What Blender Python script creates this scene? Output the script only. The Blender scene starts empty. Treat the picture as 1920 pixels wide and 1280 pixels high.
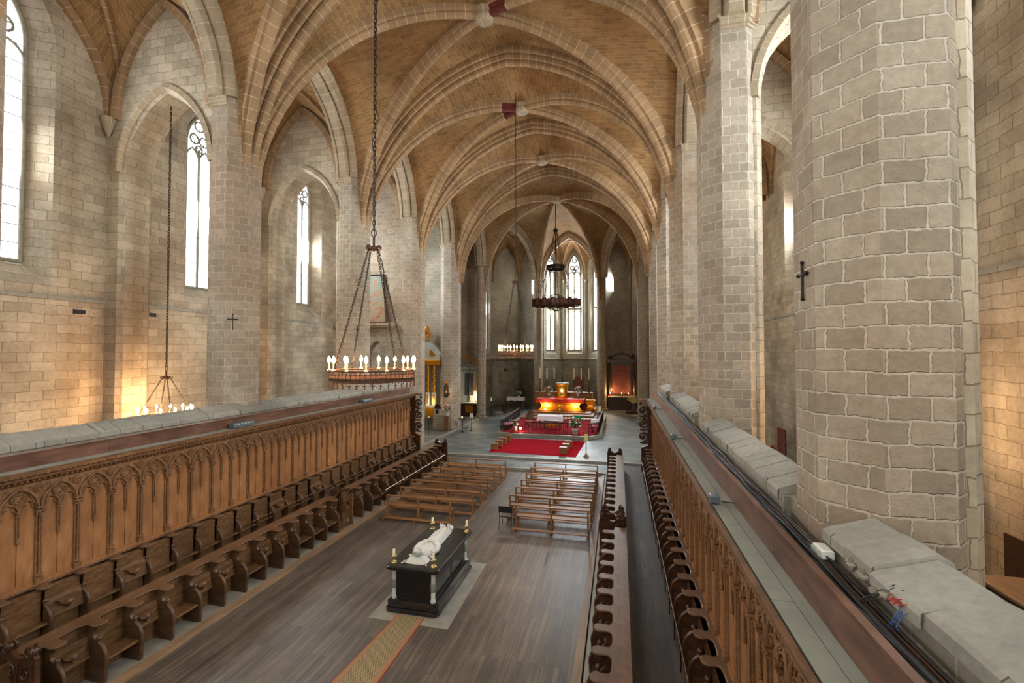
import bpy, math, random
from mathutils import Vector, Matrix
rnd = random.Random(7)
PI = math.pi
C = bpy.context.scene.collection
ORG = {}

# ------------------------------------------------------------------ mesh helper
class MB:
    def __init__(s): s.v=[]; s.f=[]; s.uv=[]; s.sm=[]
    def add(s, pts, faces, uvs=None, sm=False):
        o=len(s.v); s.v += [Vector(p) for p in pts]
        for i,f in enumerate(faces):
            s.f.append([o+k for k in f]); s.uv.append(uvs[i] if uvs else None); s.sm.append(sm)
        return s
    def quad(s,a,b,c,d,uv=None): return s.add([a,b,c,d],[(0,1,2,3)],[uv] if uv else None)
    def box(s,x0,x1,y0,y1,z0,z1):
        p=[(x0,y0,z0),(x1,y0,z0),(x1,y1,z0),(x0,y1,z0),(x0,y0,z1),(x1,y0,z1),(x1,y1,z1),(x0,y1,z1)]
        return s.add(p,[(0,3,2,1),(4,5,6,7),(0,1,5,4),(1,2,6,5),(2,3,7,6),(3,0,4,7)])
    def bbox(s,x0,x1,y0,y1,z0,z1,b):            # box with bevelled top edges
        p=[(x0,y0,z0),(x1,y0,z0),(x1,y1,z0),(x0,y1,z0),(x0,y0,z1-b),(x1,y0,z1-b),(x1,y1,z1-b),(x0,y1,z1-b),
           (x0+b,y0+b,z1),(x1-b,y0+b,z1),(x1-b,y1-b,z1),(x0+b,y1-b,z1)]
        return s.add(p,[(0,3,2,1),(8,9,10,11),(0,1,5,4),(1,2,6,5),(2,3,7,6),(3,0,4,7),(4,5,9,8),(5,6,10,9),(6,7,11,10),(7,4,8,11)])
    def prism(s, poly, fn, h0, h1, sm=False):    # poly 2d, fn(a,b,h)->3d
        n=len(poly)
        p=[fn(a,b,h0) for a,b in poly]+[fn(a,b,h1) for a,b in poly]
        return s.add(p,[tuple(range(n-1,-1,-1)),tuple(range(n,2*n))]).add(p,[(i,(i+1)%n,n+(i+1)%n,n+i) for i in range(n)],None,sm)
    def lathe(s, prof, c=(0,0,0), n=16, sm=True, sx=1, sy=1):
        cx,cy,cz=c; p=[]
        for r,z in prof:
            for k in range(n):
                a=2*PI*k/n; p.append((cx+r*sx*math.cos(a),cy+r*sy*math.sin(a),cz+z))
        m=len(prof); f=[]
        for i in range(m-1):
            for k in range(n):
                k2=(k+1)%n; f.append((i*n+k,i*n+k2,(i+1)*n+k2,(i+1)*n+k))
        s.add(p,f,None,sm)
        if prof[0][0]>1e-4: s.add(p[:n],[tuple(range(n-1,-1,-1))])
        if prof[-1][0]>1e-4: s.add(p[-n:],[tuple(range(n))])
        return s
    def sphere(s,c,r,n=10,m=6,sx=1,sy=1,sz=1):
        pr=[(r*math.sin(PI*i/m),-r*sz*math.cos(PI*i/m)) for i in range(m+1)]
        return s.lathe(pr,c,n,True,sx,sy)
    def tube(s, pts, r, n=6, closed=False, sm=True, cap=True):
        pts=[Vector(p) for p in pts]; N=len(pts); rs=r if isinstance(r,(list,tuple)) else [r]*N
        P=[]; 
        t0=(pts[1]-pts[0]).normalized(); up=Vector((0,0,1)) if abs(t0.z)<.9 else Vector((1,0,0))
        nn=(up-t0*up.dot(t0)).normalized()
        for i in range(N):
            if closed: t=(pts[(i+1)%N]-pts[i-1])
            else: t=pts[min(i+1,N-1)]-pts[max(i-1,0)]
            t.normalize(); nn=(nn-t*nn.dot(t)).normalized(); b=t.cross(nn)
            for k in range(n):
                a=2*PI*k/n; P.append(pts[i]+(nn*math.cos(a)+b*math.sin(a))*rs[i])
        f=[]; M=N if closed else N-1
        for i in range(M):
            j=(i+1)%N
            for k in range(n):
                k2=(k+1)%n; f.append((i*n+k,i*n+k2,j*n+k2,j*n+k))
        s.add(P,f,None,sm)
        if not closed and cap: s.add(P[:n],[tuple(range(n-1,-1,-1))]); s.add(P[-n:],[tuple(range(n))])
        return s
    def sweep(s, prof, path, bn, closed=False, cap=True):
        # prof list of (w,n): w along bn, n along the in-plane normal pointing away from the arch centre
        path=[Vector(p) for p in path]; N=len(path); m=len(prof); bn=Vector(bn).normalized()
        P=[]; L=[0]
        for i in range(1,N): L.append(L[-1]+(path[i]-path[i-1]).length)
        W=[0]
        for i in range(1,m): W.append(W[-1]+math.dist(prof[i],prof[i-1]))
        for i in range(N):
            t=(path[min(i+1,N-1)]-path[max(i-1,0)]).normalized(); nr=bn.cross(t).normalized()
            if nr.z<0: nr=-nr
            if abs(nr.z)<1e-3 and i>0: nr=(nr if nr.dot(last)>0 else -nr)
            last=nr
            for w,n in prof: P.append(path[i]+bn*w+nr*n)
        F=[];U=[]
        for i in range(N-1):
            for k in range(m-1):
                F.append((i*m+k,i*m+k+1,(i+1)*m+k+1,(i+1)*m+k))
                U.append([(L[i],W[k]),(L[i],W[k+1]),(L[i+1],W[k+1]),(L[i+1],W[k])])
        s.add(P,F,U)
        if cap: s.add(P[:m],[tuple(range(m))]); s.add(P[-m:],[tuple(range(m))])
        return s
    def build(s, name, mat, parent=None, loc=None):
        me=bpy.data.meshes.new(name)
        if parent is not None: org=ORG[parent]
        elif loc is not None: org=Vector(loc)
        else:
            xs=[p.x for p in s.v]; ys=[p.y for p in s.v]; zs=[p.z for p in s.v]
            org=Vector(((min(xs)+max(xs))/2,(min(ys)+max(ys))/2,min(zs)))
        W=s.v
        me.from_pydata([tuple(p-org) for p in W],[],[tuple(f) for f in s.f])
        uvl=me.uv_layers.new(name='UVMap'); data=[0.0]*(2*sum(len(f) for f in s.f)); k=0
        for f,uv in zip(s.f,s.uv):
            if uv is None:
                a=W[f[0]]; n=Vector((0,0,0))
                for i in range(len(f)):
                    p=W[f[i]]; q=W[f[(i+1)%len(f)]]
                    n.x+=(p.y-q.y)*(p.z+q.z); n.y+=(p.z-q.z)*(p.x+q.x); n.z+=(p.x-q.x)*(p.y+q.y)
                if n.length>0: n.normalize()
                if abs(n.z)>.85: U=Vector((1,0,0)); V=Vector((0,1,0))
                else:
                    U=Vector((-n.y,n.x,0)).normalized(); V=Vector((0,0,1))
                for i in f: data[k]=W[i].dot(U); data[k+1]=W[i].dot(V); k+=2
            else:
                for u,v in uv: data[k]=u; data[k+1]=v; k+=2
        uvl.data.foreach_set('uv',data)
        me.polygons.foreach_set('use_smooth',s.sm)
        me.materials.append(mat); me.update()
        o=bpy.data.objects.new(name,me); C.objects.link(o)
        if parent is not None: o.parent=parent; ORG[o]=ORG[parent]
        else: o.location=org; ORG[o]=org
        return o

def thing(name,label,cat,loc=(0,0,0),group=None,rz=0):
    o=bpy.data.objects.new(name,None); C.objects.link(o); o.location=loc; o.rotation_euler=(0,0,rz)
    o.empty_display_size=.1
    o['label']=label; o['category']=cat
    if group: o['group']=group
    ORG[o]=Vector(loc); return o
def local_thing(name,label,cat,group=None):
    return thing(name,label,cat,(0,0,0),group)
def tag(o,label,cat,group=None,kind=None):
    if label: o['label']=label
    if cat: o['category']=cat
    if group: o['group']=group
    if kind: o['kind']=kind
    return o
def struct(o): o['kind']='structure'; return o
def copy_tree(o,parent=None):
    c=o.copy(); C.objects.link(c)
    if parent is not None: c.parent=parent
    for ch in o.children: copy_tree(ch,c)
    return c
def place(root,loc,rz=0,label=None,group=None):
    r=copy_tree(root); r.location=loc; r.rotation_euler=(0,0,rz)
    if label: r['label']=label
    if group: r['group']=group
    return r
ORD='first second third fourth fifth sixth seventh eighth ninth tenth eleventh twelfth thirteenth fourteenth fifteenth sixteenth seventeenth eighteenth nineteenth twentieth twenty-first twenty-second twenty-third twenty-fourth twenty-fifth twenty-sixth twenty-seventh twenty-eighth twenty-ninth thirtieth'.split()

# ------------------------------------------------------------------ materials
def lin(c):
    return tuple(((x/255)/12.92 if x/255<=.04045 else ((x/255+.055)/1.055)**2.4) for x in c)+(1,)
def newmat(name):
    m=bpy.data.materials.new(name); m.use_nodes=True; nt=m.node_tree
    return m,nt,nt.nodes['Principled BSDF']
def plain(name,c,rough=.6,metal=0,emit=None,es=0,var=0,vs=8,bump=0,coat=0):
    m,nt,b=newmat(name); N=nt.nodes; L=nt.links
    b.inputs['Base Color'].default_value=lin(c); b.inputs['Roughness'].default_value=rough; b.inputs['Metallic'].default_value=metal
    if coat: b.inputs['Coat Weight'].default_value=coat
    if emit: b.inputs['Emission Color'].default_value=lin(emit); b.inputs['Emission Strength'].default_value=es
    if var or bump:
        tc=N.new('ShaderNodeTexCoord'); no=N.new('ShaderNodeTexNoise'); no.inputs['Scale'].default_value=vs; no.inputs['Detail'].default_value=5
        L.new(tc.outputs['Object'],no.inputs['Vector'])
        if var:
            mr=N.new('ShaderNodeMapRange'); mr.inputs[1].default_value=.3; mr.inputs[2].default_value=.7; mr.inputs[3].default_value=1-var; mr.inputs[4].default_value=1+var
            L.new(no.outputs[0],mr.inputs[0])
            mx=N.new('ShaderNodeVectorMath'); mx.operation='SCALE'; mx.inputs[0].default_value=lin(c)[:3]
            L.new(mr.outputs[0],mx.inputs['Scale']); L.new(mx.outputs[0],b.inputs['Base Color'])
        if bump:
            bp=N.new('ShaderNodeBump'); bp.inputs['Strength'].default_value=bump; bp.inputs['Distance'].default_value=.02
            L.new(no.outputs[0],bp.inputs['Height']); L.new(bp.outputs[0],b.inputs['Normal'])
    return m
def masonry(name,c1,c2,cm,bw=.5,bh=.26,ms=.012,off=.5,stain=.35,warm=None,rough=.9,bump=.5,dist=.02,rot=False,spec=.2,rag=.03,smooth=.3):
    m,nt,b=newmat(name); N=nt.nodes; L=nt.links
    uv=N.new('ShaderNodeUVMap'); uv.uv_map='UVMap'
    # slight waviness of the joints
    no0=N.new('ShaderNodeTexNoise'); no0.inputs['Scale'].default_value=1.7; no0.inputs['Detail'].default_value=3
    L.new(uv.outputs[0],no0.inputs['Vector'])
    sc=N.new('ShaderNodeVectorMath'); sc.operation='SCALE'; sc.inputs['Scale'].default_value=dist*2.5
    sb=N.new('ShaderNodeVectorMath'); sb.operation='SUBTRACT'; sb.inputs[1].default_value=(.5,.5,.5)
    L.new(no0.outputs['Color'],sb.inputs[0]); L.new(sb.outputs[0],sc.inputs[0])
    ad=N.new('ShaderNodeVectorMath'); ad.operation='ADD'; L.new(uv.outputs[0],ad.inputs[0]); L.new(sc.outputs[0],ad.inputs[1])
    nf=N.new('ShaderNodeTexNoise'); nf.inputs['Scale'].default_value=14; nf.inputs['Detail'].default_value=3
    L.new(uv.outputs[0],nf.inputs['Vector'])
    s2=N.new('ShaderNodeVectorMath'); s2.operation='SUBTRACT'; s2.inputs[1].default_value=(.5,.5,.5); L.new(nf.outputs['Color'],s2.inputs[0])
    s3=N.new('ShaderNodeVectorMath'); s3.operation='SCALE'; s3.inputs['Scale'].default_value=rag; L.new(s2.outputs[0],s3.inputs[0])
    a2=N.new('ShaderNodeVectorMath'); a2.operation='ADD'; L.new(ad.outputs[0],a2.inputs[0]); L.new(s3.outputs[0],a2.inputs[1])
    vec=a2.outputs[0]
    if rot:
        mp=N.new('ShaderNodeMapping'); mp.inputs['Rotation'].default_value=(0,0,PI/2); L.new(vec,mp.inputs['Vector']); vec=mp.outputs[0]
    br=N.new('ShaderNodeTexBrick'); br.offset=off; br.squash=1
    br.inputs['Color1'].default_value=lin(c1); br.inputs['Color2'].default_value=lin(c2); br.inputs['Mortar'].default_value=lin(cm)
    br.inputs['Scale'].default_value=1; br.inputs['Mortar Size'].default_value=ms; br.inputs['Mortar Smooth'].default_value=smooth
    br.inputs['Brick Width'].default_value=bw; br.inputs['Row Height'].default_value=bh; br.inputs['Bias'].default_value=-.1
    L.new(vec,br.inputs['Vector'])
    tc=N.new('ShaderNodeTexCoord'); geo=N.new('ShaderNodeNewGeometry')
    n1=N.new('ShaderNodeTexNoise'); n1.inputs['Scale'].default_value=.45; n1.inputs['Detail'].default_value=6; n1.inputs['Roughness'].default_value=.6
    L.new(geo.outputs['Position'],n1.inputs['Vector'])
    mr=N.new('ShaderNodeMapRange'); mr.inputs[1].default_value=.33; mr.inputs[2].default_value=.68; mr.inputs[3].default_value=1-stain; mr.inputs[4].default_value=1+stain*.5
    L.new(n1.outputs[0],mr.inputs[0])
    n2=N.new('ShaderNodeTexNoise'); n2.inputs['Scale'].default_value=9; n2.inputs['Detail'].default_value=8; n2.inputs['Roughness'].default_value=.7
    L.new(geo.outputs['Position'],n2.inputs['Vector'])
    mr2=N.new('ShaderNodeMapRange'); mr2.inputs[1].default_value=.3; mr2.inputs[2].default_value=.7; mr2.inputs[3].default_value=.82; mr2.inputs[4].default_value=1.12
    L.new(n2.outputs[0],mr2.inputs[0])
    mu=N.new('ShaderNodeMath'); mu.operation='MULTIPLY'; L.new(mr.outputs[0],mu.inputs[0]); L.new(mr2.outputs[0],mu.inputs[1])
    vs=N.new('ShaderNodeVectorMath'); vs.operation='SCALE'; L.new(br.outputs['Color'],vs.inputs[0]); L.new(mu.outputs[0],vs.inputs['Scale'])
    out=vs.outputs[0]
    if warm:
        n3=N.new('ShaderNodeTexNoise'); n3.inputs['Scale'].default_value=.25; n3.inputs['Detail'].default_value=4; n3.noise_dimensions='3D'
        L.new(geo.outputs['Position'],n3.inputs['Vector'])
        r3=N.new('ShaderNodeMapRange'); r3.inputs[1].default_value=.45; r3.inputs[2].default_value=.65; r3.inputs[3].default_value=0; r3.inputs[4].default_value=.6
        L.new(n3.outputs[0],r3.inputs[0])
        mx=N.new('ShaderNodeMix'); mx.data_type='RGBA'; mx.blend_type='MULTIPLY'; L.new(r3.outputs[0],mx.inputs[0])
        L.new(out,mx.inputs[6]); mx.inputs[7].default_value=lin(warm); out=mx.outputs[2]
    L.new(out,b.inputs['Base Color']); b.inputs['Roughness'].default_value=rough
    b.inputs['Specular IOR Level'].default_value=spec
    bp=N.new('ShaderNodeBump'); bp.inputs['Strength'].default_value=bump; bp.inputs['Distance'].default_value=.03
    h=N.new('ShaderNodeMath'); h.operation='MULTIPLY_ADD'; h.inputs[1].default_value=-.7
    L.new(br.outputs['Fac'],h.inputs[0]); L.new(n2.outputs[0],h.inputs[2])
    L.new(h.outputs[0],bp.inputs['Height']); L.new(bp.outputs[0],b.inputs['Normal'])
    return m
def wood(name,c1,c2,rough=.5,planks=None,grain=(30,3,3),gap=None,bump=.15,spec=.4,stain=.25):
    m,nt,b=newmat(name); N=nt.nodes; L=nt.links
    tc=N.new('ShaderNodeTexCoord'); geo=N.new('ShaderNodeNewGeometry')
    mp=N.new('ShaderNodeMapping'); mp.inputs['Scale'].default_value=grain; L.new(tc.outputs['Object'],mp.inputs['Vector'])
    n=N.new('ShaderNodeTexNoise'); n.inputs['Scale'].default_value=1; n.inputs['Detail'].default_value=7; n.inputs['Distortion'].default_value=.6
    L.new(mp.outputs[0],n.inputs['Vector'])
    cr=N.new('ShaderNodeValToRGB'); cr.color_ramp.elements[0].position=.3; cr.color_ramp.elements[1].position=.7
    cr.color_ramp.elements[0].color=lin(c1); cr.color_ramp.elements[1].color=lin(c2)
    L.new(n.outputs[0],cr.inputs[0]); out=cr.outputs[0]; hgt=n.outputs[0]
    ns=N.new('ShaderNodeTexNoise'); ns.inputs['Scale'].default_value=.9; ns.inputs['Detail'].default_value=5; L.new(geo.outputs['Position'],ns.inputs['Vector'])
    mr=N.new('ShaderNodeMapRange'); mr.inputs[1].default_value=.3; mr.inputs[2].default_value=.7; mr.inputs[3].default_value=1-stain; mr.inputs[4].default_value=1+stain*.6
    L.new(ns.outputs[0],mr.inputs[0])
    vs=N.new('ShaderNodeVectorMath'); vs.operation='SCALE'; L.new(out,vs.inputs[0]); L.new(mr.outputs[0],vs.inputs['Scale']); out=vs.outputs[0]
    if planks:
        uv=N.new('ShaderNodeUVMap'); uv.uv_map='UVMap'
        m2=N.new('ShaderNodeMapping'); m2.inputs['Rotation'].default_value=(0,0,PI/2); L.new(uv.outputs[0],m2.inputs['Vector'])
        br=N.new('ShaderNodeTexBrick'); br.offset=.37; br.inputs['Scale'].default_value=1; br.inputs['Brick Width'].default_value=planks[0]; br.inputs['Row Height'].default_value=planks[1]
        br.inputs['Mortar Size'].default_value=.004; br.inputs['Color1'].default_value=(.72,.72,.72,1); br.inputs['Color2'].default_value=(1.25,1.2,1.12,1); br.inputs['Mortar'].default_value=(.35,.33,.3,1)
        L.new(m2.outputs[0],br.inputs['Vector'])
        mm=N.new('ShaderNodeVectorMath'); mm.operation='MULTIPLY'; L.new(out,mm.inputs[0]); L.new(br.outputs['Color'],mm.inputs[1]); out=mm.outputs[0]
    L.new(out,b.inputs['Base Color']); b.inputs['Roughness'].default_value=rough; b.inputs['Specular IOR Level'].default_value=spec
    bp=N.new('ShaderNodeBump'); bp.inputs['Strength'].default_value=bump; bp.inputs['Distance'].default_value=.01
    L.new(hgt,bp.inputs['Height']); L.new(bp.outputs[0],b.inputs['Normal'])
    return m

M={}
M['pillar']=masonry('pillar_stone',(182,168,149),(157,144,126),(205,194,177),.40,.255,.018,warm=(222,198,182),stain=.2,rag=.05,smooth=.5,bump=.9)
M['wall']=masonry('wall_stone',(196,182,160),(172,158,136),(138,124,104),.72,.33,.009,warm=(210,190,175),stain=.35,dist=.05)
M['wallfine']=masonry('apse_wall_stone',(178,168,150),(158,149,132),(200,192,174),.46,.27,.012,stain=.3,dist=.03)
M['web']=masonry('vault_stone',(167,131,88),(138,107,71),(184,151,110),.42,.22,.012,stain=.3,dist=.05,warm=(215,190,160))
M['rib']=masonry('rib_stone',(172,140,105),(148,120,90),(216,194,164),.42,50,.011,off=0,stain=.2,dist=.0)
M['arch']=masonry('arch_stone',(184,166,140),(164,146,122),(212,198,174),.42,50,.012,off=0,stain=.2,dist=.0)
M['coping']=masonry('coping_stone',(164,160,148),(142,138,127),(96,90,80),1.1,3,.01,stain=.25,dist=.04,rough=.85)
M['screen']=masonry('screen_stone',(150,140,124),(130,122,108),(172,164,150),.5,.27,.012,stain=.3)
M['flag']=masonry('flagstone',(116,121,118),(74,80,80),(50,52,50),.85,.5,.01,stain=.4,dist=.03,rough=.5,bump=.25,spec=.35)
M['palestone']=plain('pale_floor_stone',(140,136,124),.55,var=.2,vs=3,bump=.1)
M['plaster']=plain('old_plaster',(150,141,122),.95,var=.35,vs=1.5,bump=.3)
M['floorwood']=wood('floor_boards',(78,70,62),(110,99,88),.42,planks=(2.2,.135),grain=(22,1.2,3),spec=.5,stain=.25)
M['walkwood']=wood('walkway_boards',(70,62,58),(98,88,80),.45,planks=(2.6,.2),grain=(22,1.2,3))
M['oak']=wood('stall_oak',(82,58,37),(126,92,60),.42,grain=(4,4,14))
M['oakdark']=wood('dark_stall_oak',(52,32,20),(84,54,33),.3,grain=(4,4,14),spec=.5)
M['divider']=wood('divider_oak',(62,43,28),(98,70,46),.4,grain=(4,4,14))
M['oaktop']=wood('worn_oak_ledge',(88,63,43),(124,92,66),.38,grain=(6,3,3))
M['panel']=wood('panel_oak',(142,94,56),(172,122,78),.5,grain=(8,8,2.2))
M['carve']=wood('carved_oak',(104,72,46),(146,106,70),.5,grain=(10,10,10))
M['bench']=wood('bench_wood',(116,77,43),(156,109,66),.5,grain=(3,14,14))
M['beam']=wood('floor_beam',(126,100,76),(158,130,100),.5,grain=(14,1.5,4))
M['shelf']=plain('painted_grey_boards',(150,154,142),.55,var=.12,vs=2,bump=.05)
M['fascia']=wood('brown_fascia_board',(84,56,44),(124,90,74),.4,grain=(3,1.5,6))
M['iron']=plain('dark_iron',(46,38,34),.5,.7)
M['rust']=plain('rusted_iron',(96,66,50),.6,.6,var=.2)
M['cable']=plain('black_cable',(26,24,24),.5)
M['brass']=plain('brass',(176,152,102),.25,1)
M['darkbrass']=plain('dark_bronze',(80,66,44),.35,.8)
M['gold']=plain('gilding',(220,150,40),.32,.75,var=.25,vs=14,bump=.4)
M['wax']=plain('candle_wax',(238,228,190),.5)
M['bulb']=plain('lit_candle_bulb',(255,230,190),.4,emit=(255,196,130),es=60)
M['black']=plain('black_marble',(10,10,11),.28,coat=.1,var=.5,vs=20)
M['bmoulding']=plain('black_marble_moulding',(22,24,28),.1,coat=.5)
M['white']=plain('white_marble',(200,198,190),.4,var=.06,vs=12)
M['cloth']=plain('white_cloth',(226,222,232),.8)
M['redcarpet']=plain('red_carpet',(150,3,24),1.0,var=.12,vs=2)
M['redfloor']=plain('patterned_red_carpet',(160,34,46),1.0,var=.35,vs=5)
M['redcloth']=plain('red_gold_brocade',(190,40,24),.7,var=.5,vs=6)
M['pinkcloth']=plain('pink_cushion_cloth',(200,120,140),.9)
M['green']=plain('green_cloth',(6,104,62),.8)
M['yellowc']=plain('yellow_cloth',(206,196,130),.8)
M['leaf']=plain('leaf_green',(54,92,44),.6,var=.4,vs=20)
M['petalw']=plain('white_petals',(236,232,224),.7)
M['petalr']=plain('red_petals',(176,40,40),.7)
M['grey']=plain('grey_metal_housing',(96,106,112),.5,.3)
M['led']=plain('lamp_lenses',(230,230,220),.2)
M['dark']=plain('black_plastic',(22,22,26),.45)
M['dun']=plain('grey_painted_wood',(128,128,116),.6,var=.15)
M['dunpale']=plain('pale_grey_painted_wood',(178,184,176),.6,var=.1)
M['picture']=plain('dark_oil_painting',(76,78,78),.5,var=.3,vs=5)
M['glass']=plain('sky_glow_pane',(240,246,255),.3,emit=(236,244,255),es=3.0)  # sky brightness put into the panes as a glow
M['stonebar']=plain('window_stone',(142,136,118),.9,var=.2,vs=6)
M['paper']=plain('white_paper',(235,235,230),.8)
M['flame']=plain('candle_flame',(255,200,120),.4,emit=(255,190,110),es=30)
M['red']=plain('red_enamel',(190,26,20),.4)
M['tin']=plain('blue_enamel',(40,90,150),.4)
M['tapestry']=plain('red_tapestry',(132,82,74),.9,var=.3,vs=7)

for k_ in ('redcarpet','redfloor','green','tapestry'): M[k_].node_tree.nodes['Principled BSDF'].inputs['Specular IOR Level'].default_value=.05
M['dado']=masonry('apse_dado_stone',(138,130,112),(118,110,94),(150,142,126),.46,.27,.012,stain=.4,dist=.03)
# ------------------------------------------------------------------ geometry of the church
XC=-5.38
PR,PL=3.09,-13.85            # pillar axes
PYS=[-1.3,6.45,14.0,21.7,28.85,36.2]
AP=.79                       # pillar apothem
WR,WL=8.55,-19.3             # aisle wall planes
def arch_pts(a,rise,n=14):
    """pointed arch, half span a: list of (s,z) from -a to a"""
    R=(a*a+rise*rise)/(2*a); c=a-R; out=[]
    th=math.acos((0-c)/R)
    for i in range(n+1):
        t=th*i/n; out.append((c+R*math.cos(t),R*math.sin(t)))
    return [(-x,z) for x,z in out]+[(x,z) for x,z in out[::-1][1:]]
def arch_z(a,rise,x):
    x=min(abs(x),a); R=(a*a+rise*rise)/(2*a); c=a-R
    return math.sqrt(max(0,R*R-(x-c)**2))
DAY=210; WORLD=1.6; EXPO=0.27
# ------------------------------------------------------------------ floors
o=MB().box(-9.64,-.95,-3,24.9,-.2,0).build('floor',M['floorwood']); struct(o)
o=MB().box(-12.3,1.7,24.9,27.2,-.2,.09).build('floor',M['flag']); struct(o)
fb=MB().box(-13.1,2.3,27.2,60,-.2,.16).box(2.3,10,-3,60,-.2,.10).box(-22,-13.1,-3,60,-.2,.26)
struct(fb.build('floor',M['flag']))
struct(MB().box(-10.2,-.9,24.86,24.98,0,.14).box(-13,2.2,27.14,27.42,.09,.2).build('trim_1',M['palestone']))
# beam kerb, gap and stone strip along the stalls
struct(MB().box(-9.90,-9.64,5,24.9,-.05,.045).box(-.95,-.77,5,24.9,-.05,.045).build('trim_2',M['beam']))
struct(MB().box(-22,12,-3,60,-.5,-.2).build('floor',M['flag']))  # unseen base slab, added to block light leaking from below
struct(MB().box(-9.64,-9.9,-3,25,-.2,-.08).box(-.95,-.7,-3,25,-.2,-.08).build('floor',M['cable']))  # black sheet under the kerb gap, painted in for its shade
struct(MB().box(-22,12,-3.2,-3,0,5.4).build('wall_west',M['wall']))
struct(MB().box(-12.3,-9.905,5,25.2,-.1,.04).box(-.73,1.7,5,25.2,-.1,.04).build('floor',M['palestone']))
struct(MB().box(-12.4,-10.76,5,25.3,.0,.45).box(.22,1.8,5,25.3,.0,.45).build('floor',M['walkwood']))
struct(MB().box(-13.2,-13.02,27.6,44,.16,.27).build('trim_3',M['palestone']))

# ------------------------------------------------------------------ pillars
def octa(cx,cy,ap):
    R=ap/math.cos(PI/8); return [(cx+R*math.cos(PI/8+k*PI/4),cy+R*math.sin(PI/8+k*PI/4)) for k in range(8)]
plab={(1,0):'huge octagonal stone pillar filling the right foreground, iron cross on it',
 (2,0):'octagonal stone pillar on the right, next beyond the huge near one',
 (3,0):'third octagonal stone pillar from the right foreground, behind the coping',
 (4,0):'slim-looking fourth octagonal pillar on the right side of the nave',
 (5,0):'farthest octagonal pillar on the right, just before the dark chapel',
 (1,1):'octagonal stone pillar at the near end of the left row',
 (2,1):'widest-looking octagonal pillar on the left, small cross on its right face',
 (3,1):'octagonal stone pillar left of the big lit chandelier',
 (4,1):'octagonal stone pillar at the far end of the left stalls',
 (5,1):'octagonal pillar on the left carrying the small dark statue'}
for i,y in enumerate(PYS):
    if i==0: continue
    for s,x in ((0,PR),(1,PL)):
        if (i,s)==(1,1):
            struct(MB().prism(octa(x,y,AP),lambda a,b,h:(a,b,h),.1,17.3).build('trim_20',M['pillar'])); continue
        t=thing('stone_pillar',plab[(i,s)],'pillar',(x,y,.1),'octagonal nave pillars')
        MB().prism(octa(x,y,AP),lambda a,b,h:(a,b,h),.1,17.3).build('shaft',M['pillar'],t)
        cap=MB(); side=1 if s==0 else -1
        for z0,z1,e in ((15.42,15.5,.05),(15.5,15.62,.10),(15.62,15.7,.14)):
            oc=octa(x,y,AP+e); oi=octa(x,y,AP-.1)
            for k in range(8):
                a,b=oc[k],oc[(k+1)%8]; c,d=oi[(k+1)%8],oi[k]
                mx=((a[0]+b[0])/2-x)*side
                if mx<-.5 : continue
                cap.prism([a,b,c,d],lambda p,q,h:(p,q,h),z0,z1)
        cap.build('impost',M['arch'],t)
# round columns round the apse
COL=[(-13.05,42.4,.44),(-9.05,51.6,.5),(-1.85,51.6,.5),(2.2,43.3,.52)]
clab=['pale round column left of the apse, right of the grey altarpiece','round column at the left edge of the apse windows','round column between the apse windows and the dark chapel','pale round column at the far right of the nave']
for (x,y,r),lb in zip(COL,clab):
    t=thing('round_column',lb,'column',(x,y,.16),'round apse columns')
    MB().lathe([(r,0.5),(r,15.3)],(x,y,.1),20).build('shaft',M['pillar'],t)
    MB().lathe([(r+.2,0),(r+.2,.2),(r+.05,.35),(r+.1,.42),(r,.55)],(x,y,.1),8,False).build('base',M['stonebar'],t)
    MB().lathe([(r,15.2),(r+.05,15.3),(r+.2,15.55),(r+.2,15.7)],(x,y,.1),16).build('capital',M['arch'],t)

# ------------------------------------------------------------------ walls
def poly_wall(mb,fr,s0,s1,z0,z1,op=None,depth=.7,splay=.35,mat=None,recess_dir=1):
    """fr(s,d,z)->3d. op=(c,half,sill,spring,rise): splayed opening with pointed head"""
    if not op:
        mb.quad(fr(s0,0,z0),fr(s1,0,z0),fr(s1,0,z1),fr(s0,0,z1)); return
    c,h,sill,spr,rise=op
    H=h+splay; sl=sill-splay*1.6; rs=rise+splay*.9
    A=[(c+s,spr+z) for s,z in arch_pts(H,rs,8)]; B=[(c+s,spr+z) for s,z in arch_pts(h,rise,8)]
    if sill>z0+.01:
        mb.quad(fr(s0,0,z0),fr(s1,0,z0),fr(s1,0,sl),fr(s0,0,sl))
    else: sl=sill
    mb.quad(fr(s0,0,sl),fr(c-H,0,sl),fr(c-H,0,spr),fr(s0,0,spr))
    mb.quad(fr(c+H,0,sl),fr(s1,0,sl),fr(s1,0,spr),fr(c+H,0,spr))
    mb.quad(fr(s0,0,spr),fr(c-H,0,spr),fr(c-H,0,z1),fr(s0,0,z1))
    mb.quad(fr(c+H,0,spr),fr(s1,0,spr),fr(s1,0,z1),fr(c+H,0,z1))
    for i in range(len(A)-1):
        a,b=A[i],A[i+1]
        mb.quad(fr(a[0],0,a[1]),fr(b[0],0,b[1]),fr(b[0],0,z1),fr(a[0],0,z1))
    OA=[(c-H,sl)]+A+[(c+H,sl)]; OB=[(c-h,sill)]+B+[(c+h,sill)]
    for i in range(len(OA)-1):
        a,b,d,e=OA[i],OA[i+1],OB[i+1],OB[i]
        mb.quad(fr(a[0],0,a[1]),fr(b[0],0,b[1]),fr(d[0],depth,d[1]),fr(e[0],depth,e[1]))
    mb.quad(fr(c-H,0,sl),fr(c+H,0,sl),fr(c+h,depth,sill),fr(c-h,depth,sill))
def revcap(mb,pr):  # pointed outline fan
    pass
WN=[0]
LIGHTS=[]
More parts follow.
